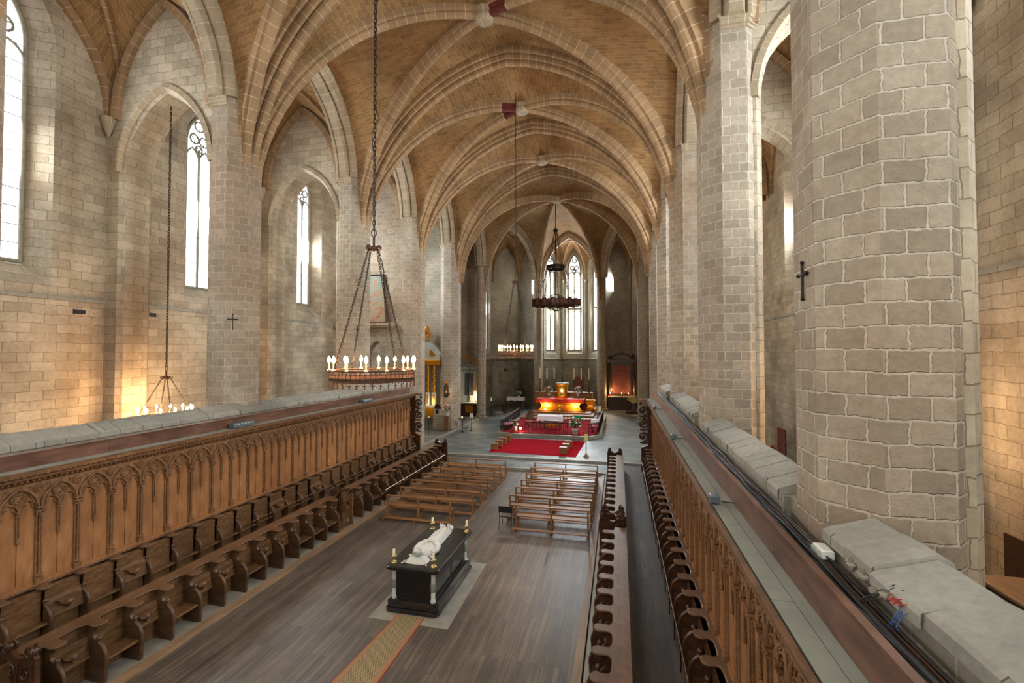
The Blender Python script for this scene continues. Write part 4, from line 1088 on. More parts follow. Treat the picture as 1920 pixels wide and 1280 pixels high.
MB().bbox(-4.38,-3.9,16.55,16.97,.44,.47,.01).build('seat',M['dark'],t)
MB().add([(-4.4,16.52,.62),(-3.88,16.52,.62),(-3.88,16.5,.86),(-4.4,16.5,.86),(-4.38,16.55,.62),(-3.9,16.55,.62),(-3.9,16.53,.86),(-4.38,16.53,.86)],[(0,1,2,3),(7,6,5,4),(0,4,5,1),(1,5,6,2),(2,6,7,3),(3,7,4,0)]).build('backrest',M['dark'],t)
for x in (-4.37,-3.91):
    MB().tube([(x,16.46,.0),(x,16.54,.45),(x,16.53,.86)],.012,6).build('leg',M['iron'],t)
    MB().tube([(x,17.0,.0),(x,16.94,.45)],.012,6).build('leg',M['iron'],t)
# ------------------------------------------------------------------ red carpet and small chests
tag(MB().prism([(-8.2,28.35),(-2.6,28.1),(-2.35,33.2),(-8.1,33.2)],lambda a,b,h:(a,b,h),.16,.175).build('red_carpet',M['redcarpet']),'bright red carpet laid on the flagstones before the railing','carpet')
def box_seat(x,y,lab,paper):
    t=thing('prayer_stool',lab,'stool',(x,y,.175),'small wooden stools on the red carpet')
    MB().bbox(x-.24,x+.24,y-.16,y+.16,.56,.60,.008).build('top',M['bench'],t)
    MB().box(x-.22,x-.19,y-.15,y+.15,.175,.56).build('side',M['bench'],t); MB().box(x+.19,x+.22,y-.15,y+.15,.175,.56).build('side',M['bench'],t)
    MB().box(x-.19,x+.19,y-.13,y-.11,.22,.56).build('front_board',M['bench'],t)
    if paper: tag(MB().box(x-.17,x+.17,y-.12,y+.12,.602,.612).build('paper_sheet',M['paper']),'white sheet lying on the %s'%paper,'paper','papers on the stools')
for k in range(4): box_seat(-8.0+.05*k,29.0+1.0*k,'small wooden stool at left edge of the red carpet, %s from the benches'%ORD[k],None)
for k in range(3): box_seat(-3.45+.06*k,28.8+1.05*k,'small wooden stool at right of the red carpet, %s from the benches'%ORD[k],'%s right stool from the benches'%ORD[k])
t=thing('notice_stand','slim stand with a pale yellow sheet right of the red carpet','stand',(-1.98,28.3,.16))
MB().tube([(-1.98,28.3,.2),(-1.98,28.3,1.2)],.022,8).build('pole',M['bench'],t)
MB().lathe([(.19,0),(.17,.04),(.05,.18),(.03,.26)],(-1.98,28.3,.16),4,False).build('base',M['bench'],t)
MB().bbox(-2.1,-1.88,28.27,28.3,1.16,1.56,.003).build('sheet',M['yellowc'],t)
# ------------------------------------------------------------------ sanctuary platform, railing
t=thing('sanctuary_platform','low stone platform with patterned red carpet inside the iron railing','platform',(-5.3,38,.16))
MB().prism([(-9.3,34.3),(-9.3,46),(-1.25,46),(-1.25,34.9),(-2.1,33.9),(-8.0,33.9)],lambda a,b,h:(a,b,h),.16,.38).build('stone_edge',M['palestone'],t)
MB().prism([(-9.0,34.5),(-9.0,41.8),(-1.6,41.8),(-1.6,34.9),(-2.2,34.15),(-7.9,34.15)],lambda a,b,h:(a,b,h),.38,.395).build('floor_carpet',M['redfloor'],t)
def railing(pts,lab):
    t=thing('iron_railing',lab,'railing',(pts[0][0],pts[0][1],.38),'iron railing of the sanctuary')
    rl=MB(); sc=MB(); z0=.38
    for (p,q) in zip(pts[:-1],pts[1:]):
        P=Vector((p[0],p[1],0)); Q=Vector((q[0],q[1],0)); L=(Q-P).length; d=(Q-P)/L
        f=lambda s,z:tuple(P+d*s+Vector((0,0,z)))
        for z,w in ((.08,.018),(.84,.022),(.9,.03)): rl.tube([f(0,z0+z),f(L,z0+z)],w,6)
        n=max(1,round(L/.55)); w=L/n
        for k in range(n):
            s=w*k; rl.tube([f(s,z0),f(s,z0+.9)],.018,6)
            for (cx,cz,r,dr) in ((.3,.28,.13,1),(.7,.28,.13,-1),(.3,.62,.13,-1),(.7,.62,.13,1)):
                scroll(sc,s+cx*w,z0+cz,r,.015,f,1.25,12,dr,PI/2)
            sc.tube([f(s+w/2,z0+.1),f(s+w/2,z0+.84)],.011,5)
        rl.tube([f(L,z0),f(L,z0+.9)],.018,6)
    rl.build('rail',M['iron'],t); sc.build('scrollwork',M['iron'],t)
railing([(-7.55,34.25),(-8.2,34.3),(-9.1,34.75),(-9.3,43.0)],'black iron scroll railing along the left of the sanctuary')
railing([(-2.2,34.2),(-1.5,35.0),(-1.42,43.0)],'black iron scroll railing along the right of the sanctuary')
railing([(-7.0,34.12),(-2.9,34.12)],'black iron scroll railing across the front of the sanctuary')
# altar steps
t=thing('altar_steps','stepped wooden dais carrying the gilded altar','dais',(-5.7,44,.38))
for k,(x0,x1,y0,z0,z1) in enumerate(((-9.0,-2.0,41.6,.38,.54),(-8.7,-2.3,42.5,.54,.68),(-8.4,-2.6,43.6,.68,.80))):
    MB().bbox(x0,x1,y0,51,z0,z1,.02).build('step',M['bench'],t)
def drape(mb,x0,x1,y0,y1,z,drop,wav=.03,n=40,seed=1):
    """cloth with wavy skirt"""
    r=random.Random(seed); per=[]
    pts=rrect(x0,x1,y0,y1,.02,1)
    ring=[]
    for i in range(len(pts)):
        a=Vector(pts[i]+(0,)); b=Vector(pts[(i+1)%len(pts)]+(0,)); k=max(1,int((b-a).length/.09))
        for j in range(k): ring.append(a.lerp(b,j/k))
    c=Vector(((x0+x1)/2,(y0+y1)/2,0)); m=len(ring)
    top=[(p.x,p.y,z) for p in ring]; low=[]
    for i,p in enumerate(ring):
        s=1+wav*math.sin(i*1.7)/max(.2,(p-c).length)+.04
        q=c+(p-c)*s; low.append((q.x,q.y,z-drop*(1+.12*math.sin(i*.9))))
    mb.add(top+low,[(i,(i+1)%m,m+(i+1)%m,m+i) for i in range(m)],None,True); mb.add(top,[tuple(range(m))])
def table(x0,x1,y0,y1,h,z0,lab,clothlab,mat,drop):
    t=thing('table',lab,'table',((x0+x1)/2,(y0+y1)/2,z0)); MB().box(x0,x1,y0,y1,z0+h-.04,z0+h).build('top',M['bench'],t)
    for x in (x0+.08,x1-.08):
        for y in (y0+.08,y1-.08): MB().box(x-.03,x+.03,y-.03,y+.03,z0,z0+h-.04).build('leg',M['bench'],t)
    m=MB(); drape(m,x0-.02,x1+.02,y0-.02,y1+.02,z0+h+.012,drop); tag(m.build('tablecloth',mat),clothlab,'tablecloth')
table(-6.6,-4.6,37.2,38.1,.93,.395,'altar table under the white cloth inside the railing','white cloth draped over the altar table inside the railing',M['cloth'],.42)
table(-2.15,-1.6,36.6,37.1,.85,.395,'small side table by the right railing','white cloth on the small table by the right railing',M['cloth'],.3)
table(-12.4,-10.5,50.2,51.0,1.3,.16,'side table against the bare apse wall','pale cloth on the side table against the bare apse wall',M['cloth'],.35)
# high altar
t=thing('high_altar','gilded baroque altar with curved front glowing under two lamps','altar',(-5.7,46,.8))
ax0,ax1,ay0,ay1=-8.0,-3.5,45.4,47.0
lay=[(.12,.8),(.08,.86),(.3,.98),(.42,1.1),(.40,1.3),(.25,1.5),(.08,1.62),(.0,1.72),(.04,1.8)]
P=[];F=[]
for i,(ins,z) in enumerate(lay):
    P+= [(ax0+ins,ay0+ins*.5,z),(ax1-ins,ay0+ins*.5,z),(ax1-ins,ay1,z),(ax0+ins,ay1,z)]
for i in range(len(lay)-1):
    for k in range(4): F.append((i*4+k,i*4+(k+1)%4,(i+1)*4+(k+1)%4,(i+1)*4+k))
MB().add(P,F,None,False).build('body',M['gold'],t)
for sg in (-1,1):
    for k in range(3):
        o=MB(); scroll(o,-5.75+sg*(.3+.32*k),1.3-.05*k,.15,.03,lambda a,b:(a,ay0+.13,b),1.3,16,sg,PI/2); o.build('scroll',M['gold'],t)
    o=MB().tube([(-5.75+sg*2.1,ay0+.05,1.75),(-5.75+sg*2.0,ay0+.16,1.5),(-5.75+sg*1.86,ay0+.24,1.2),(-5.75+sg*2.0,ay0+.1,.9)],.06,6); o.build('corner_moulding',M['gold'],t)
MB().sphere((-5.75,ay0+.14,1.3),.16,10,8,1,.4,1.2).build('medallion',M['gold'],t)
MB().box(-8.05,-3.45,ay0-.05,47.05,1.8,1.86).build('table_top',M['darkbrass'],t)
m=MB(); drape(m,-8.15,-3.35,ay0-.1,47.0,1.885,.34,.03); tag(m.build('altar_cloth',M['redcloth']),'red and gold brocade cloth over the gilded altar','cloth')
t=thing('gilded_side_chest','gilded scrolled chest behind the right end of the altar','chest',(-2.95,46.6,.8))
m=MB(); P=[];F=[]
for i,(ins,z) in enumerate([(.05,.8),(.02,.9),(.18,1.05),(.22,1.3),(.05,1.5),(.0,1.7),(.05,1.8)]): P+=[(-3.3+ins,46.2+ins,z),(-2.35-ins,46.2+ins,z),(-2.35-ins,47,z),(-3.3+ins,47,z)]
for i in range(6):
    for k in range(4): F.append((i*4+k,i*4+(k+1)%4,(i+1)*4+(k+1)%4,(i+1)*4+k))
m.add(P,F).add(P[-4:],[(0,1,2,3)]).build('body',M['gold'],t); o=MB(); scroll(o,-2.5,1.3,.2,.04,lambda a,b:(a,46.25,b),1.3,14); o.build('scroll',M['gold'],t)
t=thing('retable_shelf','stepped wooden shelf behind the altar holding tall candles','shelf',(-5.65,48,.8))
for k in range(3): MB().bbox(-8.75-.02*k,-2.65,47.35+.22*k,48.6,.8+(.0 if k==0 else 1.15+.2*(k-1)),1.95+.22*k,.015).build('step',M['bench'],t)
TAB=(-5.75,47.5)
t=thing('tabernacle','golden cylindrical tabernacle with a silver top in the middle of the altar','tabernacle',(TAB[0],TAB[1],1.9))
MB().lathe([(.62,1.9),(.64,2.0),(.60,2.1),(.60,3.2),(.64,3.3)],(TAB[0],TAB[1]-.1,0),24).build('body',M['gold'],t)
MB().lathe([(.70,3.3),(.72,3.36),(.66,3.42),(.3,3.46)],(TAB[0],TAB[1]-.1,0),24).build('top',M['dunpale'],t)
o=MB()
for k in range(18):
    a=2*PI*k/18; o.sphere((TAB[0]+.62*math.cos(a),TAB[1]-.1+.62*math.sin(a),3.2),.07,6,5)
o.build('garland',M['gold'],t); MB().box(TAB[0]-.16,TAB[0]+.16,TAB[1]-.73,TAB[1]-.69,2.15,3.05).build('door',M['brass'],t)
t=thing('altar_cross','slim dark cross standing above the golden tabernacle','cross',(TAB[0],TAB[1],3.46))
MB().lathe([(.22,3.45),(.2,3.5),(.08,3.62),(.05,3.8),(.1,3.85),(.03,3.95)],(TAB[0],TAB[1],0),12).build('base',M['darkbrass'],t)
MB().box(TAB[0]-.03,TAB[0]+.03,TAB[1]-.02,TAB[1]+.02,3.9,6.1).box(TAB[0]-.34,TAB[0]+.34,TAB[1]-.02,TAB[1]+.02,5.7,5.76).build('cross_arms',M['darkbrass'],t)
for k,x in enumerate((-8.25,-7.5,-6.72,-4.6,-3.85,-3.05)):
    t=thing('altar_candlestick','tall candlestick with white candle on the retable, %s from the left'%ORD[k],'candlestick',(x,48.2,2.39),'tall candlesticks behind the altar')
    MB().lathe([(.15,0),(.14,.06),(.05,.15),(.04,.3),(.09,.38),(.04,.46),(.035,.8),(.08,.88),(.035,.96),(.035,1.25),(.14,1.32),(.05,1.36)],(x,48.2,2.39),12).build('holder',M['darkbrass'],t)
    MB().lathe([(.065,1.34),(.06,2.5),(.0,2.53)],(x,48.2,2.39),10).build('candle',M['wax'],t)
def bouquet(x,y,z,r,lab,h=.3,pot=M['white'],cols=('petalw','petalr'),seed=1,pr=.14,st=0):
    t=thing('flower_arrangement',lab,'flowers',(x,y,z)); R=random.Random(seed)
    MB().lathe([(pr*.7,0),(pr,h*.6),(pr*1.1,h)],(x,y,z),12).build('vase',pot,t)
    L=MB()
    for k in range(70):
        th=R.uniform(0,2*PI); ph=R.uniform(-.4,1); rr=r*R.uniform(.5,1.05)
        c=Vector((x+rr*math.cos(th)*math.cos(ph),y+rr*math.sin(th)*math.cos(ph),z+h+r*.8+rr*math.sin(ph)))
        a=Vector((R.uniform(-1,1),R.uniform(-1,1),R.uniform(-.6,1))).normalized()*r*.28; b=a.cross(Vector((0,0,1))).normalized()*r*.09
        L.add([c-a,c+b,c+a,c-b],[(0,1,2,3)])
    for k in range(8):
        th=k*PI/4; L.tube([(x,y,z+h*.8),(x+r*.5*math.cos(th),y+r*.5*math.sin(th),z+h+r)],.008,4)
    L.build('foliage',M['leaf'],t)
    for ci,cn in enumerate(cols):
        B=MB()
        for k in range(26 if ci==0 else 14):
            th=R.uniform(0,2*PI); ph=R.uniform(-.5,1.3); rr=r*R.uniform(.8,1.08)
            B.sphere((x+rr*math.cos(th)*math.cos(ph),y+rr*math.sin(th)*math.cos(ph),z+h+r*.8+rr*math.sin(ph)),r*R.uniform(.12,.19),6,4,1,1,.7)
        B.build('blossoms',M[cn],t)
    return t
bouquet(-7.2,47.6,2.0,.42,'white flowers left of the golden tabernacle',.3,seed=3)
bouquet(-4.15,47.6,2.0,.42,'white flowers right of the golden tabernacle',.3,seed=4)
bouquet(-3.25,34.5,.395,.5,'large red and white bouquet at the right front of the railing',.4,seed=5,pr=.2)
bouquet(-8.0,35.2,.395,.26,'pale bouquet beside a small lamp at the left front of the railing',.35,seed=6,cols=('petalw','yellowc'))
# lamps of the altar
tag(MB().sphere((-7.55,35.0,.62),.1,10,8).build('lit_floor_lamp',M['flame']),'small glowing lamp on the floor beside the pale bouquet','lamp')
for k,x in enumerate((-7.2,-4.3)):
    t=thing('altar_spotlight','small lit spotlight at the foot of the gilded altar, %s one'%('left','right')[k],'spotlight',(x,45.1,.8),'spotlights under the gilded altar')
    MB().box(x-.12,x+.12,44.98,45.1,.8,.88).build('housing',M['iron'],t); MB().box(x-.1,x+.1,45.02,45.12,.881,.886).build('lamp_glass',M['flame'],t)
    l=bpy.data.lights.new('altar_spot',"AREA"); l.energy=55; l.size=.3; l.color=(1,.72,.34); ob=bpy.data.objects.new('altar_spot',l); C.objects.link(ob); ob.location=(x,44.95,1.0); ob.rotation_euler=(math.radians(100),0,0)
# furniture inside the railing
def chair_arm(x,y,lab,mt,h=1.25):
    t=thing('armchair',lab,'armchair',(x,y,.395))
    MB().bbox(x-.3,x+.3,y-.28,y+.28,.80,.88,.02).build('seat',M['pinkcloth'],t)
    MB().prism([(-.28,.88),(-.28,1.5),(-.2,1.62),(0,1.68),(.2,1.62),(.28,1.5),(.28,.88)],lambda a,b,hh:(x+a,hh,b),y+.22,y+.28).build('backrest',mt,t)
    for sx in (-.27,.27):
        for sy in (-.25,.25): MB().tube([(x+sx,y+sy,.395),(x+sx,y+sy,.82)],.025,6).build('leg',M['oakdark'],t)
        MB().tube([(x+sx,y+.24,1.12),(x+sx*1.1,y-.1,1.14),(x+sx*1.1,y-.26,1.08),(x+sx,y-.25,.86)],.025,6).build('arm',M['oakdark'],t)
chair_arm(-7.3,37.6,'dark wooden armchair with red seat left of the white altar table',M['oakdark'])
t=thing('bench_seat','bench with pink cushion along the left railing','bench',(-8.75,36.4,.395))
MB().bbox(-9.0,-8.5,35.2,37.8,.8,.86,.02).build('cushion',M['pinkcloth'],t); MB().box(-8.98,-8.52,35.25,37.75,.74,.8).build('seat',M['oakdark'],t)
for y in (35.3,36.5,37.7): MB().box(-8.95,-8.55,y-.03,y+.03,.395,.74).build('leg',M['oakdark'],t)
t=thing('stool','pink cushioned stool by the small white table at right railing','stool',(-1.85,35.9,.395))
MB().bbox(-2.1,-1.6,35.6,36.2,.84,.92,.02).build('cushion',M['pinkcloth'],t)
for sx in (-.2,.2):
    for sy in (-.25,.25): MB().tube([(-1.85+sx,35.9+sy,.395),(-1.85+sx,35.9+sy,.84)],.02,6).build('leg',M['iron'],t)
t=thing('wooden_chest_desk','low carved wooden reading desk in front of the white altar table','desk',(-5.3,36.3,.395))
MB().box(-5.85,-4.75,36.1,36.5,.62,1.08).build('case',M['bench'],t); MB().bbox(-5.92,-4.68,36.02,36.56,1.08,1.13,.01).build('top',M['oakdark'],t)
for x in (-5.82,-4.78):
    for y in (36.13,36.47): MB().box(x-.025,x+.025,y-.025,y+.025,.395,.62).build('leg',M['oakdark'],t)
MB().bbox(-5.7,-4.9,36.06,36.1,.7,1.0,.01).build('front_panel',M['gold'],t)
t=thing('lectern','lectern hung with a green cloth with a gold stripe','lectern',(-3.28,36.2,.395))
MB().tube([(-3.28,36.3,.395),(-3.28,36.3,1.4)],.03,8).build('pole',M['oakdark'],t); MB().lathe([(.25,0),(.2,.05),(.04,.1)],(-3.28,36.3,.395),12).build('base',M['oakdark'],t)
MB().add([(-3.62,36.0,1.35),(-2.94,36.0,1.35),(-2.94,36.5,1.55),(-3.62,36.5,1.55),(-3.62,36.02,1.3),(-2.94,36.02,1.3),(-2.94,36.52,1.5),(-3.62,36.52,1.5)],[(0,1,2,3),(7,6,5,4),(0,4,5,1),(1,5,6,2),(2,6,7,3),(3,7,4,0)]).build('book_rest',M['oakdark'],t)
g=MB().add([(-3.62,35.99,1.36),(-2.94,35.99,1.36),(-2.94,36.5,1.57),(-3.62,36.5,1.57),(-3.63,35.93,.75),(-2.93,35.93,.75)],[(0,1,2,3),(4,5,1,0)]); q=g.build('green_cloth',M['green'],t)
MB().quad((-3.33,35.92,.76),(-3.23,35.92,.76),(-3.23,35.98,1.365),(-3.33,35.98,1.365)).build('gold_stripe',M['gold'],q)
def floor_candle(x,y,z0,h,lab,m=M['darkbrass'],cr=.05,ch=.22):
    t=thing('standing_candle',lab,'candle stand',(x,y,z0),'standing candles in the choir')
    MB().lathe([(.13,0),(.12,.03),(.02,.07),(.016,h*.5),(.03,h*.52),(.016,h*.55),(.016,h-.03),(.08,h),(.03,h+.02)],(x,y,z0),10).build('stand',m,t)
    MB().lathe([(cr,h),(cr,h+ch),(0,h+ch+.01)],(x,y,z0),8).build('candle',M['wax'],t)
floor_candle(-4.02,35.4,.395,.95,'standing candle left of the green lectern')
floor_candle(-2.62,35.4,.395,.95,'standing candle right of the green lectern')
floor_candle(-4.9,38.6,.395,1.2,'standing candle behind the white altar table',)
floor_candle(-1.55,38.6,.395,1.2,'thick carved pale candle by the right railing',cr=.1,ch=.5)
floor_candle(-12.6,44.4,.16,1.5,'tall dark stand with a white candle right of the left round column',cr=.07,ch=.35)
# ------------------------------------------------------------------ things in the apse chapels
tag(MB().bbox(-5.15,-3.85,53.0,53.1,.2,3.75,.02).build('tapestry',M['tapestry']),'reddish hanging behind the altar candles, below the apse windows','hanging')
t=thing('hanging_lamp_bracket','small dark hanging lamp against the bare apse wall','hanging lamp',(-12.9,51.5,4.4))
MB().lathe([(.02,4.3),(.15,4.45),(.2,4.6),(.16,4.7),(.03,4.75)],(-12.9,51.5,0),10).build('bowl',M['darkbrass'],t); MB().tube([(-12.9,51.5,4.75),(-12.9,51.5,6.3)],.015,5).build('chain',M['iron'],t)
tag(MB().bbox(-11.5,-10.7,51.3,51.5,1.47,2.5,.02).build('standing_board',M['dark']),'dark square board standing on the side table in the apse','board')
bouquet(-11.1,50.6,1.48,.28,'white flowers on the side table in the apse',.2,seed=9,cols=('petalw',))
t=thing('stone_block','fallen round stone and block on the floor below the bare apse wall','stone',(-12.6,46.4,.16))
MB().lathe([(.55,0),(.6,.12),(.5,.2)],(-12.4,46.2,.16),8,False).build('slab',M['palestone'],t); MB().lathe([(.22,0),(.22,.7),(.26,.76),(.26,.82)],(-11.9,46.9,.16),10).build('stump',M['oakdark'],t)
# dark altarpiece in the right chapel
t=thing('dark_altarpiece','dark carved altarpiece lit by candle glow in the right chapel','altarpiece',(.2,52.0,.16))
MB().box(-1.15,1.75,51.9,52.5,.16,1.6).build('altar_block',M['oakdark'],t); MB().box(-1.2,1.8,51.7,52.4,1.6,1.7).build('altar_top',M['dunpale'],t)
MB().box(-1.0,1.6,52.3,52.6,1.7,5.5).build('back_panel',M['oakdark'],t)
MB().box(-.7,1.2,52.22,52.3,1.95,5.1).build('painting',M['tapestry'],t)
c=MB()
for x in (-1.0,1.6): c.lathe([(.14,1.7),(.11,1.9),(.11,5.2),(.16,5.4)],(x,52.15,0),12)
c.build('column',M['oakdark'],t); c=MB(); c.box(-1.3,1.9,51.95,52.6,5.45,5.75); c.tube([(.3+1.1*math.cos(a*PI/12),52.2,5.75+.7*math.sin(a*PI/12)) for a in range(13)],.09,6); c.sphere((1.55,52.2,6.1),.2,8,6,1,1,1.6); c.sphere((-.95,52.2,6.0),.16,8,6,1,1,1.4); c.build('pediment',M['oakdark'],t)
for k,(x,z) in enumerate(((-.95,1.75),(1.0,1.75),(.3,1.75))):
    tt=thing('votive_light','glowing votive light on the dark altarpiece, %s from the left'%ORD[[0,2,1][k]],'candle',(x,51.85,z),'votive lights on the dark altarpiece')
    MB().lathe([(.05,-.04),(.05,.25)],(x,51.85,z),8).build('cup',M['red'],tt); MB().sphere((x,51.85,z+.3),.04,6,5,1,1,1.6).build('flame',M['flame'],tt)
t=thing('dried_plant','pale feathery plant in a vase on a dark plinth, right chapel','plant',(1.55,49.6,.16))
MB().bbox(.7,2.3,49.0,50.2,.16,.42,.02).build('plinth',M['oakdark'],t); MB().lathe([(.1,.42),(.16,.6),(.08,1.1),(.1,1.2)],(1.5,49.6,0),10).build('vase',M['grey'],t)
m=MB(); R=random.Random(4)
for k in range(40):
    a=R.uniform(-1.1,1.1); l=R.uniform(.7,1.1); b=R.uniform(-.3,.3)
    m.tube([(1.5,49.6,1.15),(1.5+l*.5*math.sin(a),49.6+b*.5,1.15+l*.6*math.cos(a)),(1.5+l*math.sin(a),49.6+b,1.15+l*math.cos(a))],[.02,.04,.012],5)
m.build('fronds',M['yellowc'],t)
# ------------------------------------------------------------------ left aisle furnishings
t=thing('gilded_altarpiece','grey and gold altarpiece with twisted gilt columns and domed top','altarpiece',(-15.4,36.2,.26))
MB().box(-17.2,-14.65,35.9,36.95,.26,1.0).build('plinth',M['dun'],t)
MB().bbox(-17.1,-14.8,35.7,36.9,1.0,2.1,.02).build('pedestal',M['dun'],t); MB().box(-15.85,-15.2,35.67,35.7,1.1,1.95).box(-16.9,-16.3,35.67,35.7,1.1,1.95).build('gilt_panel',M['gold'],t)
MB().box(-17.0,-14.85,36.2,36.9,2.1,5.6).build('back_panel',M['dun'],t)
MB().box(-16.75,-16.3,36.12,36.2,2.3,5.4).build('picture_frame',M['gold'],t)
for x in (-15.75,-15.2,-16.9):
    cc=MB().box(x-.17,x+.17,35.75,36.1,2.1,3.2).build('column_pedestal',M['dunpale'],t)
    m=MB().lathe([(.12,3.2),(.12,5.45)],(x,35.92,0),10); pts=[]
    m.tube([(x+.11*math.cos(a*.55),35.92+.11*math.sin(a*.55),3.22+a*.043) for a in range(52)],.06,6); m.build('twisted_column',M['gold'],t)
    MB().box(x-.09,x+.09,35.73,35.75,2.25,3.05).build('carved_panel',M['gold'],cc)
MB().bbox(-17.2,-14.62,35.6,36.9,5.5,5.95,.05).build('cornice',M['gold'],t)
m=MB(); n=12; P=[]
for i in range(n+1):
    a=PI/2*i/n; P.append((-14.75-1.2*(1-math.cos(a)),5.95+1.5*math.sin(a)))
m.prism([(-17.0,5.95)]+[(-14.75,5.95)]+[(x,z) for x,z in P[1:]]+[(-17.0,7.45)],lambda a,b,h:(a,h,b),36.0,36.8); m.build('dome',M['dunpale'],t)
m=MB(); scroll(m,-16.0,7.9,.4,.1,lambda a,b:(a,36.3,b),1.4,18); m.sphere((-16.1,36.3,8.5),.25,8,6,1,.6,1.5); m.prism([(-15.7,6.3),(-15.1,6.3),(-15.65,6.9)],lambda a,b,h:(a,h,b),35.95,36.0); m.build('gilt_finial',M['gold'],t)
t=thing('grey_altarpiece','pale grey altarpiece with dark picture and gilt scrolls, lit from below','altarpiece',(-14.4,43.2,.26))
MB().box(-15.6,-13.55,43.0,43.9,.26,1.5).build('altar_block',M['oakdark'],t); MB().box(-14.9,-14.1,42.97,43.0,.6,1.3).build('gilt_panel',M['gold'],t); MB().box(-15.7,-13.5,42.8,43.8,1.5,1.6).build('altar_top',M['dunpale'],t)
MB().box(-15.6,-13.7,43.5,43.9,1.6,5.3).build('back_panel',M['dunpale'],t); MB().box(-15.1,-14.2,43.44,43.5,2.25,4.5).build('dark_picture',M['picture'],t)
MB().bbox(-15.7,-13.6,43.3,43.9,5.2,5.45,.04).box(-15.5,-13.8,43.35,43.6,4.7,4.85).build('cornice',M['dun'],t)
m=MB()
for k,(x,z,r_) in enumerate(((-13.9,4.3,.18),(-13.85,3.8,.2),(-13.9,3.3,.18),(-14.0,2.8,.15),(-14.3,5.8,.25),(-14.9,6.1,.3),(-13.8,5.6,.16))): scroll(m,x,z,r_,.05,lambda a,b:(a,43.38,b),1.3,14,1 if k%2 else -1)
m.sphere((-13.75,43.5,5.95),.18,8,6,1,.7,1.7); m.build('gilt_scrolls',M['gold'],t)
ll=thing('uplight','bright uplight on the altar at the right of the grey altarpiece','lamp',(-13.95,43.05,1.62)); MB().sphere((-13.85,43.1,1.95),.07,8,6).build('bulb',M['bulb'],ll); MB().lathe([(.07,1.6),(.03,1.66),(.02,1.9)],(-13.85,43.1,0),8).build('stem',M['iron'],ll)
# statue on the pillar
t=thing('wall_statue','small dark draped statue on a black bracket, lit from below','statue',(-13.85,35.2,3.0))
m=MB().lathe([(.14,3.2),(.2,3.35),(.16,3.7),(.13,3.85),(.06,3.92)],(-13.85,35.18,0),12); m.sphere((-13.85,35.16,4.02),.09,10,8,.9,1,1.15); m.sphere((-13.85,35.08,4.02),.02,6,4); m.tube([(-13.98,35.18,3.8),(-14.02,35.1,3.65),(-13.9,35.02,3.6)],.04,6); m.tube([(-13.72,35.18,3.8),(-13.7,35.1,3.65),(-13.82,35.02,3.6)],.04,6)
m.build('figure',M['oakdark'],t); MB().lathe([(.02,2.9),(.12,2.95),(.22,3.1),(.26,3.2)],(-13.85,35.2,0),12).build('bracket',M['dark'],t); MB().lathe([(.13,4.05),(.15,4.1),(.05,4.22),(.0,4.25)],(-13.85,35.17,0),10).build('crown',M['gold'],t)
t=thing('stone_pedestal','squat stone block at the pillar foot carrying a small bust','pedestal',(-14.3,35.0,.26))
MB().bbox(-14.85,-13.85,34.8,35.35,.26,1.5,.04).build('block',M['pillar'],t)
t=thing('small_bust','small arched brown shrine on the stone block','shrine',(-14.5,35.05,1.5)); MB().box(-14.75,-14.3,34.95,35.15,1.5,1.95).build('case',M['dunpale'],t); MB().prism([(-14.8,1.95),(-14.25,1.95),(-14.33,2.25),(-14.52,2.38),(-14.72,2.25)],lambda a,b,h:(a,h,b),34.93,35.17).build('hood',M['oakdark'],t); MB().box(-14.62,-14.43,34.92,34.95,1.55,1.9).build('niche',M['dark'],t)
t=thing('flower_column','square wooden post carrying a bouquet beside the stone block','post',(-13.55,34.6,.16)); MB().bbox(-13.72,-13.38,34.5,34.8,.26,1.45,.01).build('post',M['bench'],t)
bouquet(-13.55,34.65,1.45,.36,'red and white bouquet on the square wooden post',.3,seed=12)
def lstand(x,y,h,lab,kind):
    t=thing('candle_stand' if kind!='sheet' else 'sheet_stand',lab,'stand',(x,y,.16))
    MB().lathe([(.2,0),(.19,.02),(.02,.05),(.015,h)],(x,y,.16),12).build('stand',M['iron'],t)
    if kind=='sheet': MB().bbox(x-.13,x+.13,y-.01,y+.01,h-.1,h+.28,.003).build('sheet',M['paper'],t)
    elif kind=='tray':
        MB().lathe([(.35,h),(.38,h+.05),(.36,h+.06)],(x,y,.0),16).build('tray',M['iron'],t); MB().sphere((x-.05,y,h+.16),.035,6,5).build('flame',M['flame'],t)
    else: MB().sphere((x,y,h+.2),.1,10,8,1,.4,1).build('disc',M['paper'],t)
lstand(-14.0,32.0,1.5,'thin stand with a pale round head before the gilded altarpiece','disc')
lstand(-12.3,34.9,1.2,'round votive tray on a stand with one tiny flame','tray')
lstand(-11.8,35.6,1.3,'slim music stand holding a white sheet near the left step','sheet')
# painting resting on the porch shelf
tag(MB().box(WL+.02,-14.75,27.75,28.15,8.42,8.58).box(WL+.02,-14.85,27.85,28.15,8.28,8.42).build('stone_shelf',M['arch']),'moulded stone shelf above an arched doorway, behind the big chandelier','shelf')
t=thing('large_painting','faded tall painting leaning above the stone porch behind the big chandelier','painting',(-16.7,28.0,8.58))
d_=M['paint']=plain('faded_painting',(128,128,112),.8); nt=d_.node_tree;N=nt.nodes;L=nt.links
tc=N.new('ShaderNodeTexCoord'); no=N.new('ShaderNodeTexNoise'); no.inputs['Scale'].default_value=1.6; no.inputs['Detail'].default_value=4; L.new(tc.outputs['Object'],no.inputs['Vector'])
sp=N.new('ShaderNodeSeparateXYZ'); L.new(tc.outputs['Object'],sp.inputs[0]); ma=N.new('ShaderNodeMath'); ma.operation='MULTIPLY_ADD'; ma.inputs[1].default_value=.16; L.new(sp.outputs[2],ma.inputs[0]); L.new(no.outputs[0],ma.inputs[2])
